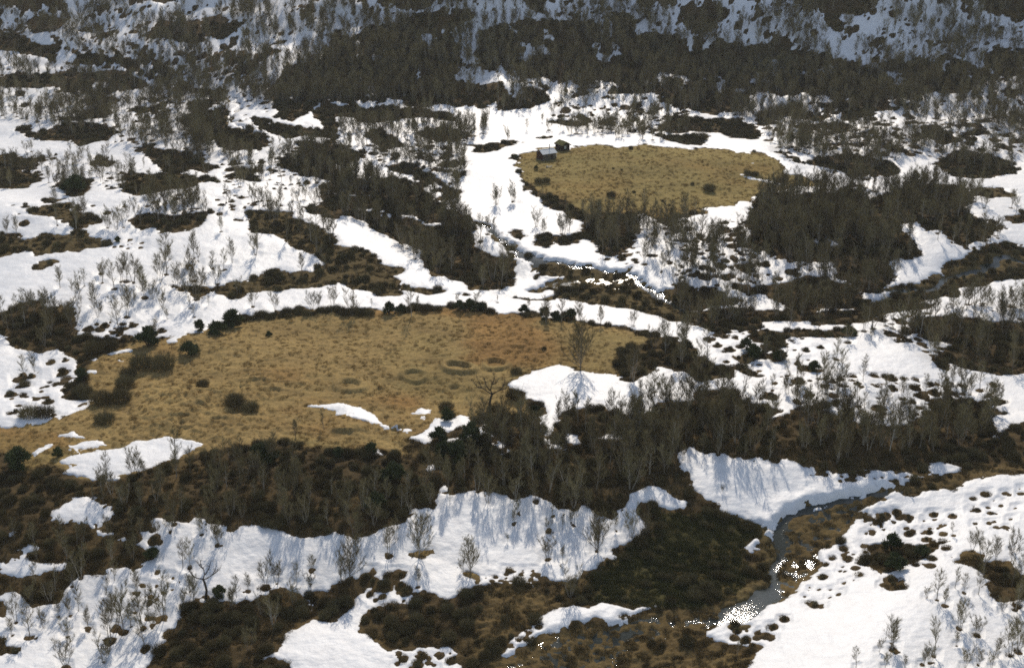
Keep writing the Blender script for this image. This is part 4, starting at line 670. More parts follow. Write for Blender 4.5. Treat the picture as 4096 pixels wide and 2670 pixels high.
alb = mead * inm[..., None] + mix3([(hth * (1 - grn), (0.082, 0.058, 0.028)), (hth * grn, (0.07, 0.062, 0.024)), (np.maximum(bog, 0) * (1 - inm), (0.135, 0.095, 0.042)), (brn * (1 - bog) * (1 - inm), (0.125, 0.092, 0.041))])
pm = sstep(0.1, 0.8, fbm(GX, GY, 6, 3, 111)) * hth * 0.42
alb = alb * (1 - pm[..., None]) + np.array((0.17, 0.115, 0.046)) * pm[..., None]
qc = lambda F: 0.25 * (F[:-1, :-1] + F[1:, :-1] + F[:-1, 1:] + F[1:, 1:]); qmax = lambda F: np.maximum(np.maximum(F[:-1, :-1], F[1:, :-1]), np.maximum(F[:-1, 1:], F[1:, 1:]))
grid_mesh("ground", ZG, np.ones((ny - 1, na - 1), bool), M['ground'], "brown meadow, heath and bog floor of the valley", 'structure', alb)
sk = qmax(s) > -0.45; rest = sk.copy()
PL = {'big': "white lens-shaped snow patch at the lower left of the brown meadow", 'knob': "small rounded snow patch between dark heather at the left edge", 'crescent': "narrow crescent of snow on the meadow above the small dark bank", 'bank': "wide snow bank with a sharp overhanging edge along the lower stream", 'brook': "long snow tongue tapering along the near side of the glinting bog"}
CATS = {}
for k, lab in PL.items():
    m = sk & (qc(patch[k]) > -0.9) & rest
    if m.any():
        o = grid_mesh("snow_patch", ZS, m, M['snow'], lab); o['category'] = "snow patch"; o['group'] = "snow patches lying apart"; rest &= ~m
grid_mesh("snow_cover", ZS, rest, M['snow'], "old white snow lying over the valley floor and the slopes", 'stuff')
ZW = ZL + Zc - 0.30
# water lies in the wet hollows, level across them
wk = (qmax(np.maximum(wat, chan)) > -0.5)
ZWs = ZW - 0.10 * sstep(-1, 0.5, chan)
upper = GY[:-1, :-1] > 245
pool = qmax(wat) > -0.5
for nme, sel, mt, lab in (("stream", ~upper, 'water', "shallow braided stream glinting through brown bog at the lower right"), ("stream", upper & ~pool, 'water', "narrow brook winding between snow banks in the middle of the valley"), ("stream", upper & pool, 'riffle', "bright shallow riffle of the brook in the middle of the valley")):
    grid_mesh(nme, ZWs, wk & sel, M[mt], lab, 'structure')
def ground_z(x, y): return np.where(gsample(bare, x, y) > 0.0, gsample(ZG, x, y), gsample(ZL + Zc, x, y) + 0.05)

# ------------------------------------------------------------------ plants as things and as masses
def inst(name, pts, mats_, label, objs):
    """one object that scatters the given plants (each a list of part objects) over its points: x, y, z, turn, size, kind"""
    pts = np.asarray(pts, float); me = bpy.data.meshes.new(name); me.from_pydata([tuple(p) for p in pts[:, :3]], [], [])
    for nm, ty, col in (("turn", 'FLOAT', 3), ("size", 'FLOAT', 4), ("sort", 'INT', 5)):
        a = me.attributes.new(nm, ty, 'POINT'); a.data.foreach_set("value", pts[:, col].astype(np.int32 if ty == 'INT' else np.float32))
    o = link(name, me); tag(o, label, None, None, 'stuff')
    ng = bpy.data.node_groups.new(name + "_scatter", 'GeometryNodeTree'); ng.interface.new_socket("Geometry", in_out='INPUT', socket_type='NodeSocketGeometry'); ng.interface.new_socket("Geometry", in_out='OUTPUT', socket_type='NodeSocketGeometry')
    N = ng.nodes; K = ng.links; gi = N.new("NodeGroupInput"); go = N.new("NodeGroupOutput"); jn = N.new("GeometryNodeJoinGeometry")
    def named(n, ty):
        a = N.new("GeometryNodeInputNamedAttribute"); a.data_type = ty; a.inputs[0].default_value = n; return a.outputs[0]
    tu, si, so = named("turn", 'FLOAT'), named("size", 'FLOAT'), named("sort", 'INT'); cx = N.new("ShaderNodeCombineXYZ"); K.new(tu, cx.inputs[2])
    for k, parts in enumerate(objs):
        cm = N.new("FunctionNodeCompare"); cm.data_type = 'INT'; cm.operation = 'EQUAL'; K.new(so, cm.inputs[2]); cm.inputs[3].default_value = k
        for p in parts:
            oi = N.new("GeometryNodeObjectInfo"); oi.transform_space = 'ORIGINAL'; oi.inputs["Object"].default_value = p; oi.inputs["As Instance"].default_value = True
            ip = N.new("GeometryNodeInstanceOnPoints"); K.new(gi.outputs[0], ip.inputs["Points"]); K.new(cm.outputs[0], ip.inputs["Selection"]); K.new(oi.outputs["Geometry"], ip.inputs["Instance"]); K.new(cx.outputs[0], ip.inputs["Rotation"]); K.new(si, ip.inputs["Scale"]); K.new(ip.outputs[0], jn.inputs[0])
    K.new(jn.outputs[0], go.inputs[0]); md = o.modifiers.new("scatter", 'NODES'); md.node_group = ng; return o

PLACES = [  # photo area (detail-view outline) -> what a plant there stands in; first match wins
 ("C3 1300,860 2700,860 2700,1600 1000,1600", "on the snow at lower right"), ("C3 1850,560 2700,560 2700,1100 1850,1100", "by the clump on the right snowfield"), ("C1 -200,880 1130,880 1130,1600 -200,1600", "on the shaded snow at lower left"), ("C1 1000,1010 2200,1010 2000,1600 950,1600", "in the dark thicket at the bottom edge"),
 ("C1 1090,500 2290,620 C2 300,550 480,480 480,1000 0,900 C1 1500,1050 1100,860", "on the white snow below the left thicket"), ("C2 480,440 700,300 1400,390 1900,470 2300,420 2000,700 1700,860 1000,980 480,980", "on snow below the middle thicket"), ("C1 -200,540 1060,540 1060,1060 -200,1060", "in the heath strip at the left edge"), ("C1 500,100 2300,0 C2 600,60 680,320 300,560 0,600 C1 1500,560 700,560", "in the thicket below the meadow's left half"),
 ("C2 600,-300 2380,-300 2380,420 1900,470 1400,390 680,320", "in the thicket below the round snow patch"), ("C3 0,-300 2700,-300 2700,300 800,140 0,420", "in the long thicket above the stream"), ("B3 400,1000 2300,1000 2300,1300 400,1300", "in the snowy grove above the long thicket"), ("C1 -400,0 620,0 560,560 -400,560", "on the heath below the meadow's left end"), ("C2 1660,860 1900,640 2150,400 2300,380 C3 100,250 560,540 680,640 520,760 640,1000 300,1130 0,1150 C2 1700,1090", "in the olive scrub by the stream"), ("C3 500,250 2700,-100 2700,250 1300,500 900,1000 300,1240 640,1000 520,760", "on the bog strip along the stream bend"), ("B2 700,1250 1460,1250 1460,1600 600,1600", "by the snow scraps below the gnarled birch"),
 ("C2 0,860 2400,860 2400,1600 0,1600", "on the brown heath by the lower stream"),
 ("B1 -200,540 560,540 560,900 -200,900", "in the copse left above the meadow"), ("B1 -200,200 2300,200 2300,780 -200,780", "on the snow bank behind the meadow"), ("B2 -100,450 2380,450 2380,800 -100,800", "along the upper edge of the brown meadow"), ("B2 1880,780 2500,780 2500,1260 1880,1260", "right of the round snow patch"), ("B3 -100,600 2700,600 2700,1060 -100,1060", "in the birch wood right of the meadow"),
]
PLACES = [(T(p), t) for p, t in PLACES]
def place_words(x, y):
    px, py, _ = project(np.array([x, y, z_low(x, y)]))
    for P, t in PLACES:
        if in_poly(P, np.array([px]), np.array([py]))[0]: return t
    return "farther back in the valley" if py < 1400 else "on the valley floor near the meadow"
def visible(x, y, pad=60):
    px, py, d = project(np.stack([x, y, z_low(x, y)], -1)); return (px > -pad) & (px < PW + pad) & (py > -pad) & (py < PH + 140)

vis = visible(TR[:, 0], TR[:, 1]); _, _, dep = project(np.stack([TR[:, 0], TR[:, 1], z_low(TR[:, 0], TR[:, 1])], -1))
show = np.where(vis, TR[:, 2] / dep, 0); order = np.argsort(-show)
picked = [i for i in order if i in custom] + [i for i in order if i not in custom][:300 - len(custom)]
form = {0: "slender single-stemmed", 1: "crooked single-stemmed", 2: "two-stemmed", 3: "leaning forked", 4: "three-stemmed", 5: "spreading three-stemmed", 6: "bushy four-stemmed", 7: "bushy many-stemmed", 8: "wide fan-crowned", 9: "gnarled", 10: "low sprawling"}
def size_word(h): return "small" if h < 3.4 else ("tall" if h > 5.6 else "mid-sized")
src = {}
TZ = ground_z(TR[:, 0], TR[:, 1])
def plant(name, sets, v, loc, rz, scale, parts):
    o = empty(name, loc, rz, scale); ch = [link(pn, me, o) for pn, me in zip(parts, sets[v])]; return o, ch
H0 = 6.0
for i in picked:
    x, y, h, v = TR[i]; v = int(v); hh = {9: 6.6, 10: 5.6}.get(v, 6.3)
    rz = 0.0 if v == 9 and trees[i][4] and 'old' in trees[i][4] else rng.uniform(0, 6.28)
    o, ch = plant("birch_tree", BIRCH, v, (x, y, TZ[i]), rz, h / hh, ("trunk", "crown")); o.rotation_euler = (rng.normal(0, 0.04), rng.normal(0, 0.04), rz)
    lab = trees[i][4] or f"{size_word(h)} {form[v]} birch {place_words(x, y)}"
    tag(o, lab, "tree", None if trees[i][4] else "bare birches " + place_words(x, y)); src.setdefault(v, ch)
for v in range(8):
    if v not in src: raise RuntimeError("no birch of a kind")
restt = [i for i in range(len(TR)) if i not in set(picked)]
inst("birch_forest", [(TR[i, 0], TR[i, 1], TZ[i], rng.uniform(0, 6.28), TR[i, 2] / 6.3, min(int(TR[i, 3]), 7)) for i in restt], None, "grey-brown bare birch forest covering the hillside and far thickets", [src[v] for v in range(8)])

# shrubs: named ones in the meadows first, then the thickets
bushes = []     # x, y, size, sort, label
def add_bush(tile, x, y, w, kindb, label=None):
    p, s_ = at(tile, x, y); bushes.append([p[0], p[1], max(0.25, w * s_ / 2.0), kindb, label])
for tile, x, y, w, lab in (
 ('B1', 960, 1000, 170, "broad grey willow bush in a pair on the meadow's left part"), ('B1', 1110, 1000, 180, "grey willow bush joined to another, beside the evergreen on the left meadow"), ('B1', 640, 905, 150, "low willow bush at the meadow's snowy left corner"), ('B1', 750, 880, 130, "willow bush left of the large evergreen, meadow corner"), ('B1', 850, 1130, 140, "small round willow bush on the left meadow above a larger pair"),
 ('B1', 690, 1245, 160, "left one of two merged willow bushes low on the left meadow"), ('B1', 820, 1235, 160, "right one of two merged willow bushes low on the left meadow"), ('B1', 710, 1370, 145, "single oval willow bush near the lower left of the meadow"), ('B1', 200, 1340, 150, "willow bush in the snow at the left edge of the meadow"), ('B1', 310, 1335, 140, "willow bush in meltwater at the left edge of the meadow"), ('B1', 1380, 1130, 90, "tiny lone willow bush on the open meadow"),
 ('B1', 1600, 1270, 155, "upper one of two willow bushes among the grass tussocks"), ('B1', 1705, 1295, 125, "lower one of two willow bushes among the grass tussocks"), ('B1', 580, 1190, 130, "ragged willow bush on the meadow close to the left snow"), ('B1', 870, 1060, 120, "flat willow bush below the evergreen, left meadow"), ('B1', 170, 1130, 80, "small willow bush in the snow under a leaning birch"),
 ('B2', 1215, 1040, 85, "small willow bush left of the round snow patch"), ('B2', 1205, 1215, 135, "round willow bush touching the round snow patch"), ('B2', 1405, 875, 38, "small dark bush alone on the open meadow"), ('B2', 1055, 1300, 90, "willow bush at the foot of the gnarled birch"), ('B2', 740, 1290, 110, "willow bush by the small snow scraps under the meadow"),
 ('A2', 1370, 1245, 70, "left half of the low bush below the cabins"), ('A2', 1420, 1238, 60, "right half of the low bush below the cabins"), ('A2', 1860, 1335, 66, "round bush in the middle of the cabin meadow"), ('A2', 2015, 1310, 30, "tiny dark bush right of the round one on the cabin meadow"), ('A2', 1875, 1148, 18, "left of two tiny shrubs up on the cabin meadow"), ('A2', 1932, 1155, 20, "right of two tiny shrubs up on the cabin meadow"), ('A2', 2212, 1368, 24, "tiny shrub low on the cabin meadow"), ('A2', 2257, 1395, 24, "tiny shrub at the lower rim of the cabin meadow"),
 ('A3', 500, 1190, 60, "low bush by the thin snow streak, left half"), ('A3', 550, 1192, 60, "low bush by the thin snow streak, right half"), ('A3', 240, 1300, 90, "flat bush at the right side of the cabin meadow"), ('A3', 125, 1255, 32, "tiny dark shrub at the right side of the cabin meadow"), ('A3', 180, 955, 110, "dark bush at the snow line above the cabin meadow"), ('A2', 1995, 1015, 34, "small bush at the top edge of the cabin meadow")):
    add_bush(tile, x, y, w, int(rng.integers(0, 4)), lab)
for q0, q1, kk in (((1440, 745), (1700, 668), 9), ((1700, 668), (2290, 612), 16)):
    for q in range(kk):
        f = (q + rng.uniform(0.1, 0.9)) / kk; add_bush('B1', q0[0] + f * (q1[0] - q0[0]), q0[1] + f * (q1[1] - q0[1]) + rng.uniform(-6, 16), rng.uniform(45, 90), int(rng.integers(0, 4)), "dark shrub in the row along the meadow's upper left edge")
for q in range(7): add_bush('B2', 20 + q * 33, 640 + rng.uniform(-14, 10), rng.uniform(50, 90), int(rng.integers(0, 4)), "dark shrub in the row along the meadow's upper left edge")
for q in range(6): add_bush('B2', 440 + q * 48, 622 - q * 3 + rng.uniform(-10, 10), rng.uniform(50, 85), int(rng.integers(0, 4)), "dark shrub in the row right of the rounded evergreen")
JUN = (
 ('C1', 125, 175, 195, "large dark evergreen bush at the far left below the meadow"), ('C1', 395, 90, 75, "small dark evergreen in snow beside the lens-shaped patch"), ('C1', 1800, 120, 190, "wide evergreen bush in the thicket under the meadow edge"), ('C2', 5, 90, 90, "upright evergreen next to the small dark bank"), ('C2', 230, 75, 90, "rounded evergreen bush left of a tiny snow scrap"), ('C2', 375, 245, 170, "big bushy evergreen in the left thicket under the meadow"),
 ('C2', 720, 90, 130, "tall evergreen bush among snow scraps in the thicket"), ('C2', 820, 120, 150, "broad evergreen right of the snow scraps in the thicket"), ('C2', 250, 430, 150, "evergreen low in the left thicket above the snow"), ('B1', 1010, 850, 165, "large round evergreen bush at the meadow's upper left corner"), ('B1', 1360, 755, 85, "evergreen bush in the snow above the meadow corner"), ('B1', 1290, 905, 130, "spiky evergreen bush alone on the upper left meadow"), ('B1', 1828, 788, 50, "small lone evergreen on the upper meadow"),
 ('B1', 555, 1085, 90, "dark evergreen bush at the snowy left rim of the meadow"), ('B1', 1480, 770, 130, "evergreen bush starting the dark row along the upper meadow"), ('B1', 1580, 720, 150, "second evergreen of the dark row along the upper meadow"), ('B2', 350, 635, 90, "rounded evergreen at the meadow's top edge beside snow"), ('B2', 430, 620, 80, "evergreen right of the rounded one at the meadow's top"), ('B2', 830, 612, 85, "left end of the oval evergreen clump on the snow edge"), ('B2', 900, 612, 85, "middle of the oval evergreen clump on the snow edge"), ('B2', 965, 608, 80, "right end of the oval evergreen clump on the snow edge"),
 ('B2', 1270, 632, 80, "evergreen at the snow edge right of the meadow track"), ('B2', 1410, 672, 90, "left end of the evergreen hedge at the meadow's top right"), ('B2', 1490, 672, 90, "middle of the evergreen hedge at the meadow's top right"), ('B2', 1590, 668, 90, "right end of the evergreen hedge at the meadow's top right"), ('B2', 745, 1365, 100, "upright evergreen on the snow scrap below the meadow"), ('B2', 1345, 1310, 80, "evergreen bush at the lower left of the round snow patch"), ('B2', 690, 1500, 130, "dense evergreen at the foot of the snow scraps"), ('B2', 910, 1510, 150, "wide evergreen in the thicket between snow scraps"),
 ('C3', 1680, 760, 110, "upright evergreen at the right of the dark clump on snow"), ('C3', 1500, 860, 150, "round evergreen at the front of the dark clump on snow"), ('C3', 1480, 720, 130, "evergreen at the back of the dark clump on snow"), ('C1', 1030, 780, 110, "dark evergreen at the tip of the left heath strip"), ('C1', 1490, 1050, 110, "evergreen at the foot of the twisted dark birch"), ('A1', 520, 1310, 130, "dark evergreen clump on the upper left snow"), ('A1', 460, 1290, 100, "left neighbour of the evergreen clump, upper left snow"), ('B1', 800, 150, 50, "small evergreen on the upper left snow slope"),
 ('B3', 545, 945, 110, "dark evergreen bush in the snowy wood right of the meadow"), ('B3', 715, 950, 100, "evergreen right of the pair in the snowy wood"), ('B3', 950, 1025, 95, "evergreen bush on open snow right of the wood"), ('B3', 490, 880, 90, "evergreen behind the pair in the snowy wood"), ('B3', 1190, 780, 100, "evergreen on the ridge of the snowy wood"), ('A2', 1215, 1080, 40, "evergreen shrub on the snow left of the cabins"), ('A2', 1350, 1152, 30, "dark little bush in front of the metal-roofed cabin"))
jun_src = {}
for n_, (tile, x, y, w, lab) in enumerate(JUN):
    p, s_ = at(tile, x, y); v = n_ % 3; sc_ = 1.22 * w * s_ / 2.15
    o, ch = plant("juniper_bush", JUNIPER, v, (p[0], p[1], float(ground_z(p[0], p[1])) - 0.03), rng.uniform(0, 6.28), sc_, ("stem", "needles")); tag(o, lab, "bush", "dark evergreen junipers"); jun_src.setdefault(v, ch)

# thicket shrubs on bare ground
n = 105000; X = rng.uniform(-260, 260, n); Y = 118 + (560 - 118) * rng.uniform(0, 1, n) ** 0.9
k = (np.abs(X / Y) < 0.50); X, Y = X[k], Y[k]
bv = gsample(bare_trace, X, Y); hv = gsample(hth, X, Y); gv = gsample(grn, X, Y); mv = gsample(inm, X, Y); bg_ = gsample(np.maximum(bog, brn), X, Y); wv = gsample(np.maximum(wat - 0.4, chan), X, Y)
pr = np.where(bv > 0.25, 0.85 * hv * np.clip(0.62 + 0.5 * fbm(X, Y, 9, 2, 131), 0.12, 1) + np.where(gsample(bog, X, Y) > 0.3, 0.10, 0.34) * bg_, 0.0) * np.where(mv > 0.4, 0.0, 1.0) * np.where(wv > -0.5, 0.05, 1) * (1 - 0.55 * gv)
k = rng.uniform(0, 1, len(X)) < pr * 0.95
for x, y in zip(X[k], Y[k]): bushes.append([x, y, rng.uniform(0.35, 1.15), int(rng.integers(0, 4)), None])
for x, y, r in SPX[SPX[:, 2] > 0.55]:
    if rng.uniform() < 0.6: bushes.append([x, y, rng.uniform(0.3, 0.7) * min(1.4, r), int(rng.integers(0, 4)), None])
BU = np.array([b_[:4] for b_ in bushes], float); BZ = ground_z(BU[:, 0], BU[:, 1]) - 0.04
named_b = [i for i in range(len(bushes)) if bushes[i][4]]
_, _, bd = project(np.stack([BU[:, 0], BU[:, 1], BZ], -1)); bshow = np.where(visible(BU[:, 0], BU[:, 1], 10), BU[:, 2] / bd, 0)
pick_b = named_b + [i for i in np.argsort(-bshow) if not bushes[i][4]][:300 - len(named_b)]
wsrc = {}
for i in pick_b:
    x, y, sz, v = BU[i]; o, ch = plant("willow_bush", WILLOW, int(v), (x, y, BZ[i]), rng.uniform(0, 6.28), sz, ("stem", "twigs")); pw = place_words(x, y)
    tag(o, bushes[i][4] or f"{'broad' if sz > 0.9 else ('low' if sz < 0.65 else 'rounded')} dark twiggy willow bush {pw}", "bush", "willow bushes of the meadows" if bushes[i][4] else "willow bushes " + pw); wsrc.setdefault(int(v), ch)
sb = set(pick_b)
inst("willow_thicket", [(BU[i, 0], BU[i, 1], BZ[i], rng.uniform(0, 6.28), BU[i, 2], BU[i, 3]) for i in range(len(bushes)) if i not in sb], None, "dark tangled willow scrub filling the thickets", [wsrc[v] for v in range(4)])

# low heather, dwarf birch and dry grass: masses nobody could count. Each mass keeps a few of its own sprigs as real meshes to repeat.
def mass(name, label, pts, meshes):
    base = link(name, meshes[0], None, tuple(pts[0][:3])); tag(base, label, None, None, 'stuff')
    ch = [link("sprigs", me_, base, (0.6 * (j + 1), 0.4, 0)) for j, me_ in enumerate(meshes[1:])]
    o = inst(name, pts, None, label, [[base]] + [[c_] for c_ in ch])
    return o
def cloud(nn, ymax=480, pw=1.0):
    X = rng.uniform(-210, 210, nn); Y = 118 + (ymax - 118) * rng.uniform(0, 1, nn) ** pw; k = np.abs(X / Y) < 0.50; return X[k], Y[k]
X, Y = cloud(220000, 500, 1.2); bv = gsample(bare, X, Y); hv = gsample(hth, X, Y); gv = gsample(grn, X, Y); bo = gsample(np.maximum(bog, brn), X, Y); wv = gsample(chan, X, Y)
ww = gsample(ZG - ZWs, X, Y)
k = (bv > 0.1) & (wv < -0.6) & (ww > 0.05) & (rng.uniform(0, 1, len(X)) < 0.55 * hv * (1 - gv) + 0.42 * bo)
P = np.stack([X, Y, gsample(ZG, X, Y), rng.uniform(0, 6.28, len(X)), rng.uniform(0.45, 1.2, len(X)), rng.integers(0, 3, len(X))], 1)
mass("heather", "low brown heather and bog tussocks on the bare ground", P[k], HEATHER)
k = (bv > 0.1) & (rng.uniform(0, 1, len(X)) < 1.6 * hv * gv) & (ww > 0.1); mass("dwarf_birch_scrub", "dark olive dwarf birch scrub by the lower stream", P[k], GREENH)
X, Y = cloud(130000, 440, 1.1); bv = gsample(bare, X, Y); mv = gsample(inm, X, Y); k = (bv > 0.0) & (rng.uniform(0, 1, len(X)) < 0.85 * mv * (1 - 0.75 * gsample(tuftless, X, Y)) * np.clip(0.7 + 0.6 * fbm(X, Y, 3, 2, 141), 0.1, 1))
P = np.stack([X, Y, gsample(ZG, X, Y), rng.uniform(0, 6.28, len(X)), rng.uniform(0.45, 1.25, len(X)) ** 1.2, rng.integers(0, 3, len(X))], 1)
mass("grass", "dry straw-coloured grass tufts of the meadows", P[k], STRAW)

# ------------------------------------------------------------------ the two cabins and what lies round them
def frame(c, ax):     # local x along ax, z up
    a = math.atan2(ax[1], ax[0]); return a
def gable_wall(mb, x, W2, h, rise, t):
    pts = [(x, -W2, -0.3), (x, W2, -0.3), (x, W2, h), (x, 0, h + rise), (x, -W2, h), (x + t, -W2, -0.3), (x + t, W2, -0.3), (x + t, W2, h), (x + t, 0, h + rise), (x + t, -W2, h)]
    mb.poly(pts, [(4, 3, 2, 1, 0), (5, 6, 7, 8, 9), (0, 1, 6, 5), (1, 2, 7, 6), (2, 3, 8, 7), (3, 4, 9, 8), (4, 0, 5, 9)])
p1, _ = at('A2', 1420, 1085); z1 = float(gsample(ZG, p1[0], p1[1]))
c1 = empty("cabin", (p1[0], p1[1] + 1.0, z1 + 0.1), math.radians(32)); tag(c1, "small plank cabin with a pale grey metal roof and stove pipe", "cabin")
L2, W2, hw, rise = 2.35, 1.8, 1.95, 0.92
for y, nm, mt in ((-W2, "front_wall", 'boards'), (W2 - 0.12, "back_wall", 'boards')):
    mb = MB(); nb = 19
    for i in range(nb):
        x = -L2 + 2 * L2 * i / nb; d = 0.03 * (i % 2); mb.box(x + 0.008, x + 2 * L2 / nb - 0.008, y - d * (1 if y < 0 else -1), y + 0.12, -0.3, hw)
    mb.box(-L2, L2, y + 0.03, y + 0.1, -0.3, hw - 0.02); mb.build(nm, M[mt], c1)
for x, nm in ((-L2, "gable_wall"), (L2 - 0.12, "gable_wall")):
    mb = MB(); gable_wall(mb, x, W2 - 0.01, hw, rise, 0.12)
    for i in range(12):
        y = -W2 + 0.1 + i * (2 * W2 - 0.2) / 11; h = hw + rise * (1 - abs(y) / W2) - 0.06; xs_ = x - 0.025 if x < 0 else x + 0.12; mb.box(xs_, xs_ + 0.025, y - 0.035, y + 0.035, -0.3, h)
    mb.build(nm, M['rustboards'], c1)
roof = None
for sgn in (-1, 1):
    mb = MB(); n_ = 14; ov = 0.32; y1 = sgn * (W2 + ov); zr = hw + rise + 0.06; ze = hw + 0.06 - rise * ov / W2
    for i in range(n_):
        xa = -L2 - 0.28 + i * (2 * L2 + 0.56) / n_; xb = xa + (2 * L2 + 0.56) / n_; q = 0.02 * (i % 2)
        mb.poly([(xa, 0, zr + q), (xb, 0, zr + q), (xb, y1, ze + q), (xa, y1, ze + q), (xa, 0, zr + q - 0.045), (xb, 0, zr + q - 0.045), (xb, y1, ze + q - 0.045), (xa, y1, ze + q - 0.045)], [(0, 1, 2, 3), (7, 6, 5, 4), (0, 4, 5, 1), (1, 5, 6, 2), (2, 6, 7, 3), (3, 7, 4, 0)])
    o = mb.build("roof", M['tin'], c1); roof = roof or o
mb = MB(); mb.box(-L2 - 0.3, L2 + 0.3, -0.11, 0.11, hw + rise + 0.07, hw + rise + 0.11); mb.build("ridge_cap", M['tin'], roof)
mb = MB(); mb.tube([(0.95, -0.25, hw + rise - 0.3), (0.95, -0.25, hw + rise + 1.25)], [0.12, 0.12], 10); mb.tube([(0.95, -0.25, hw + rise + 1.32), (0.95, -0.25, hw + rise + 1.42)], [0.19, 0.05], 10); mb.tube([(0.95, -0.25, hw + rise + 1.2), (0.95, -0.25, hw + rise + 1.36)], [0.03, 0.03], 6); mb.build("chimney", M['iron'], c1)
mb = MB(); mb.box(0.35, 1.15, -W2 - 0.07, -W2 - 0.035, -0.05, 1.72); dr_ = mb.build("door", M['timber'], c1); mb = MB(); mb.box(1.02, 1.07, -W2 - 0.11, -W2 - 0.07, 0.85, 0.97); mb.build("handle", M['iron'], dr_)
mb = MB(); mb.box(-1.25, -0.65, -W2 - 0.06, -W2 - 0.035, 0.85, 1.45); wd = mb.build("window", M['iron'], c1); mb = MB()
for a_, b_, c_, d_ in ((-1.31, -0.59, 0.79, 0.85), (-1.31, -0.59, 1.45, 1.51), (-1.31, -1.25, 0.85, 1.45), (-0.65, -0.59, 0.85, 1.45), (-0.965, -0.935, 0.85, 1.45)): mb.box(a_, b_, -W2 - 0.085, -W2 - 0.032, c_, d_)
mb.build("window_frame", M['timber'], wd)
mb = MB(); mb.box(-L2 - 0.05, L2 + 0.05, -W2 - 0.05, W2 + 0.05, -0.6, 0.0); mb.build("foundation", M['stone'], c1)

p2, _ = at('A2', 1530, 1022); z2 = float(gsample(ZG, p2[0], p2[1]))
c2 = empty("sod_hut", (p2[0], p2[1] + 1.0, z2 + 0.05), math.atan2(-0.87, 0.5)); tag(c2, "dark log hut with a grassy sod roof and pale gable opening", "hut")
L2, W2, hw, rise = 1.85, 1.25, 1.75, 0.72
for y in (-W2, W2):
    mb = MB()
    for i in range(11): mb.tube([(-L2 - 0.14, y, -0.2 + i * 0.18), (L2 + 0.14, y, -0.2 + i * 0.18)], [0.1, 0.1], 8)
    mb.build("log_wall", M['timber'], c2)
for x in (-L2, L2):
    mb = MB()
    for i in range(15):
        z = -0.11 + i * 0.18; e = W2 + 0.14 if z < hw else max(0.12, W2 * (1 - (z - hw) / rise)); mb.tube([(x, -e, z), (x, e, z)], [0.1, 0.1], 8)
    mb.build("log_wall", M['timber'], c2)
mb = MB(); mb.box(L2 + 0.09, L2 + 0.13, -0.62, 0.18, 0.55, 1.55); wd = mb.build("window", M['pale'], c2); mb = MB()
for a_, b_, c_, d_ in ((-0.70, 0.26, 0.47, 0.55), (-0.70, 0.26, 1.55, 1.63), (-0.70, -0.62, 0.55, 1.55), (0.18, 0.26, 0.55, 1.55)): mb.box(L2 + 0.085, L2 + 0.16, a_, b_, c_, d_)
mb.build("window_frame", M['timber'], wd)
r = np.random.default_rng(5)
for sgn in (-1, 1):
    mb = MB(); nx, nyy = 13, 8; x0, x1 = -L2 - 0.35, L2 + 0.6; ov = 0.42; V = {}
    for lay, off in ((0, 0.26), (1, 0.0)):
        for i in range(nx):
            for j in range(nyy):
                u, v = i / (nx - 1), j / (nyy - 1); y = sgn * (W2 + ov) * v; z = hw + rise + 0.08 - rise * (W2 + ov) / W2 * v; V[lay, i, j] = len(mb.v); edge = 0.6 if (i in (0, nx - 1) or j == nyy - 1) else 1
                mb.v.append((x0 + (x1 - x0) * u, y, z + (off * edge + r.normal(0, 0.035) if lay == 0 else 0)))
    for i in range(nx - 1):
        for j in range(nyy - 1):
            for lay in (0, 1): mb.f.append((V[lay, i, j], V[lay, i + 1, j], V[lay, i + 1, j + 1], V[lay, i, j + 1]))
    for i in range(nx - 1):
        for j in (0, nyy - 1): mb.f.append((V[0, i, j], V[0, i + 1, j], V[1, i + 1, j], V[1, i, j]))
    for j in range(nyy - 1):
        for i in (0, nx - 1): mb.f.append((V[0, i, j], V[0, i, j + 1], V[1, i, j + 1], V[1, i, j]))
    ro = mb.build("sod_roof", M['sod'], c2)
    mb = MB(); nn = 260; u = r.uniform(0, 1, nn); v = r.uniform(0, 1, nn); B = np.stack([x0 + (x1 - x0) * u, sgn * (W2 + ov) * v, hw + rise + 0.28 - rise * (W2 + ov) / W2 * v], 1); mb.spikes(B, np.stack([r.normal(0, 0.5, nn), sgn * 0.3 + r.normal(0, 0.4, nn), np.ones(nn)], 1), r.uniform(0.12, 0.3, nn), 0.015); mb.build("roof_grass", M['heather'] if sgn > 0 else M['straw'], ro)
    mb = MB(); mb.box(x0 - 0.02, x1 + 0.02, sgn * (W2 + ov) - 0.06, sgn * (W2 + ov) + 0.06, hw - rise * ov / W2 + 0.02, hw - rise * ov / W2 + 0.26); mb.build("edge_log", M['timber'], ro)

pa, pb = at('A2', 1394 - 24, 1087)[0], at('A2', 1394 + 32, 1077)[0]
def gz(x, y): return float(gsample(ZG, x, y))
po = empty("wooden_pole", (pa[0], pa[1], gz(pa[0], pa[1]))); tag(po, "long bleached pole leaning before the metal-roofed cabin", "pole")
mb = MB(); mb.tube([(0, 0, 0.05), (pb[0] - pa[0], pb[1] - pa[1], gz(pb[0], pb[1]) - gz(pa[0], pa[1]) + 0.45)], [0.06, 0.045], 8); mb.build("pole", M['pole'], po)
mb = MB(); q = 0.72 * (pb - pa); mb.tube([(q[0] - 0.05, q[1], -0.05), (q[0], q[1], 0.42)], [0.035, 0.03], 6); mb.build("prop", M['pole'], po)
pw_, _ = at('A2', 1438, 1137); wp = empty("log_pile", (pw_[0], pw_[1], gz(pw_[0], pw_[1]))); tag(wp, "loose heap of pale split birch logs on the grass before the cabin", "logs")
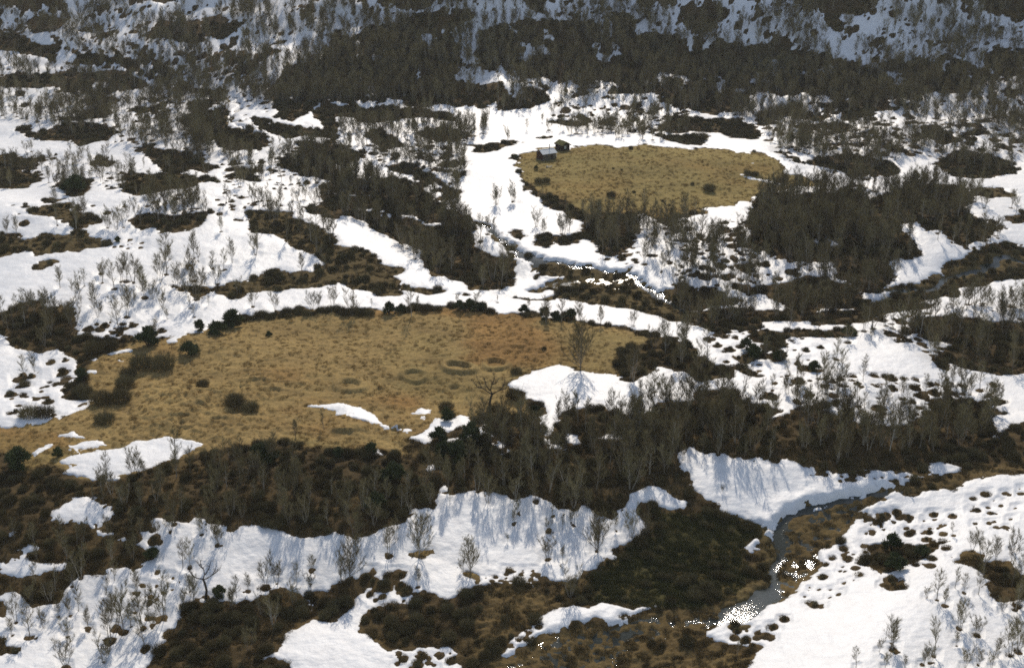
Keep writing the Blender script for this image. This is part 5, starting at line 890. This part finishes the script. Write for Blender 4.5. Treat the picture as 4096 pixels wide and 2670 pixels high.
r = np.random.default_rng(8); lm = MB(); lm.tube([(-0.32, 0, 0), (0.32, 0, 0)], [0.1, 0.09], 7); lme = lm.mesh("log", M['birchlog'])
for i in range(11):
    o = link("log", lme, wp, (r.uniform(-0.8, 0.8), r.uniform(-0.35, 0.35), 0.10 + 0.13 * (i % 3))); o.rotation_euler = (0, r.normal(0, 0.35), r.uniform(0, 3.14))
pc, _ = at('A2', 1478, 1068); ca = empty("canister", (pc[0] + 0.3, pc[1], gz(pc[0], pc[1])), 0.4); tag(ca, "small white canister with a red side at the cabin corner", "canister")
mb = MB(); mb.tube([(0, 0, 0), (0, 0, 0.06), (0, 0, 0.5), (0, 0, 0.62), (0, 0, 0.66)], [0.22, 0.25, 0.25, 0.14, 0.08], 12); mb.build("body", M['white'], ca); mb = MB(); mb.box(-0.34, -0.22, -0.16, 0.16, 0.02, 0.5); mb.build("red_box", M['red'], ca)

# things of one look in one place are told apart by their order from the left
by = {}
for o in list(COL.objects):
    if o.parent is None and o.get('group') and o.get('label'): by.setdefault(o['label'], []).append(o)
NTH = ["leftmost", "second from left", "third from left", "fourth from left", "fifth from left", "sixth from left", "seventh from left", "eighth from left", "ninth from left"]
for lab, os_ in by.items():
    if 1 < len(os_) <= 9:
        os_.sort(key=lambda o: project(np.array(o.location))[0])
        for k, o in enumerate(os_): o['label'] = f"{lab}, {NTH[k] if k < len(os_) - 1 or k == 0 else 'rightmost'}"

# ------------------------------------------------------------------ thin spring haze over the valley
zlo = float(min(ZG.min(), ZWs.min())) - 1.0; zhi = float(max(ZG.max(), CAM[2])) + 9.0
mb = MB(); mb.box(GX.min() - 5, GX.max() + 5, -12.0, Yv[-1] + 5, zlo, zhi)
hm = bpy.data.materials.new("valley_haze"); hm.use_nodes = True; hn = hm.node_tree
hn.nodes.remove(hn.nodes["Principled BSDF"]); pv = hn.nodes.new("ShaderNodeVolumePrincipled"); pv.inputs["Density"].default_value = 0.00006; pv.inputs["Color"].default_value = (0.93, 0.96, 1.0, 1); pv.inputs["Anisotropy"].default_value = 0.2
hn.links.new(pv.outputs[0], hn.nodes["Material Output"].inputs["Volume"])
tag(mb.build("haze", hm), "thin pale haze filling the valley air", None, None, 'stuff')
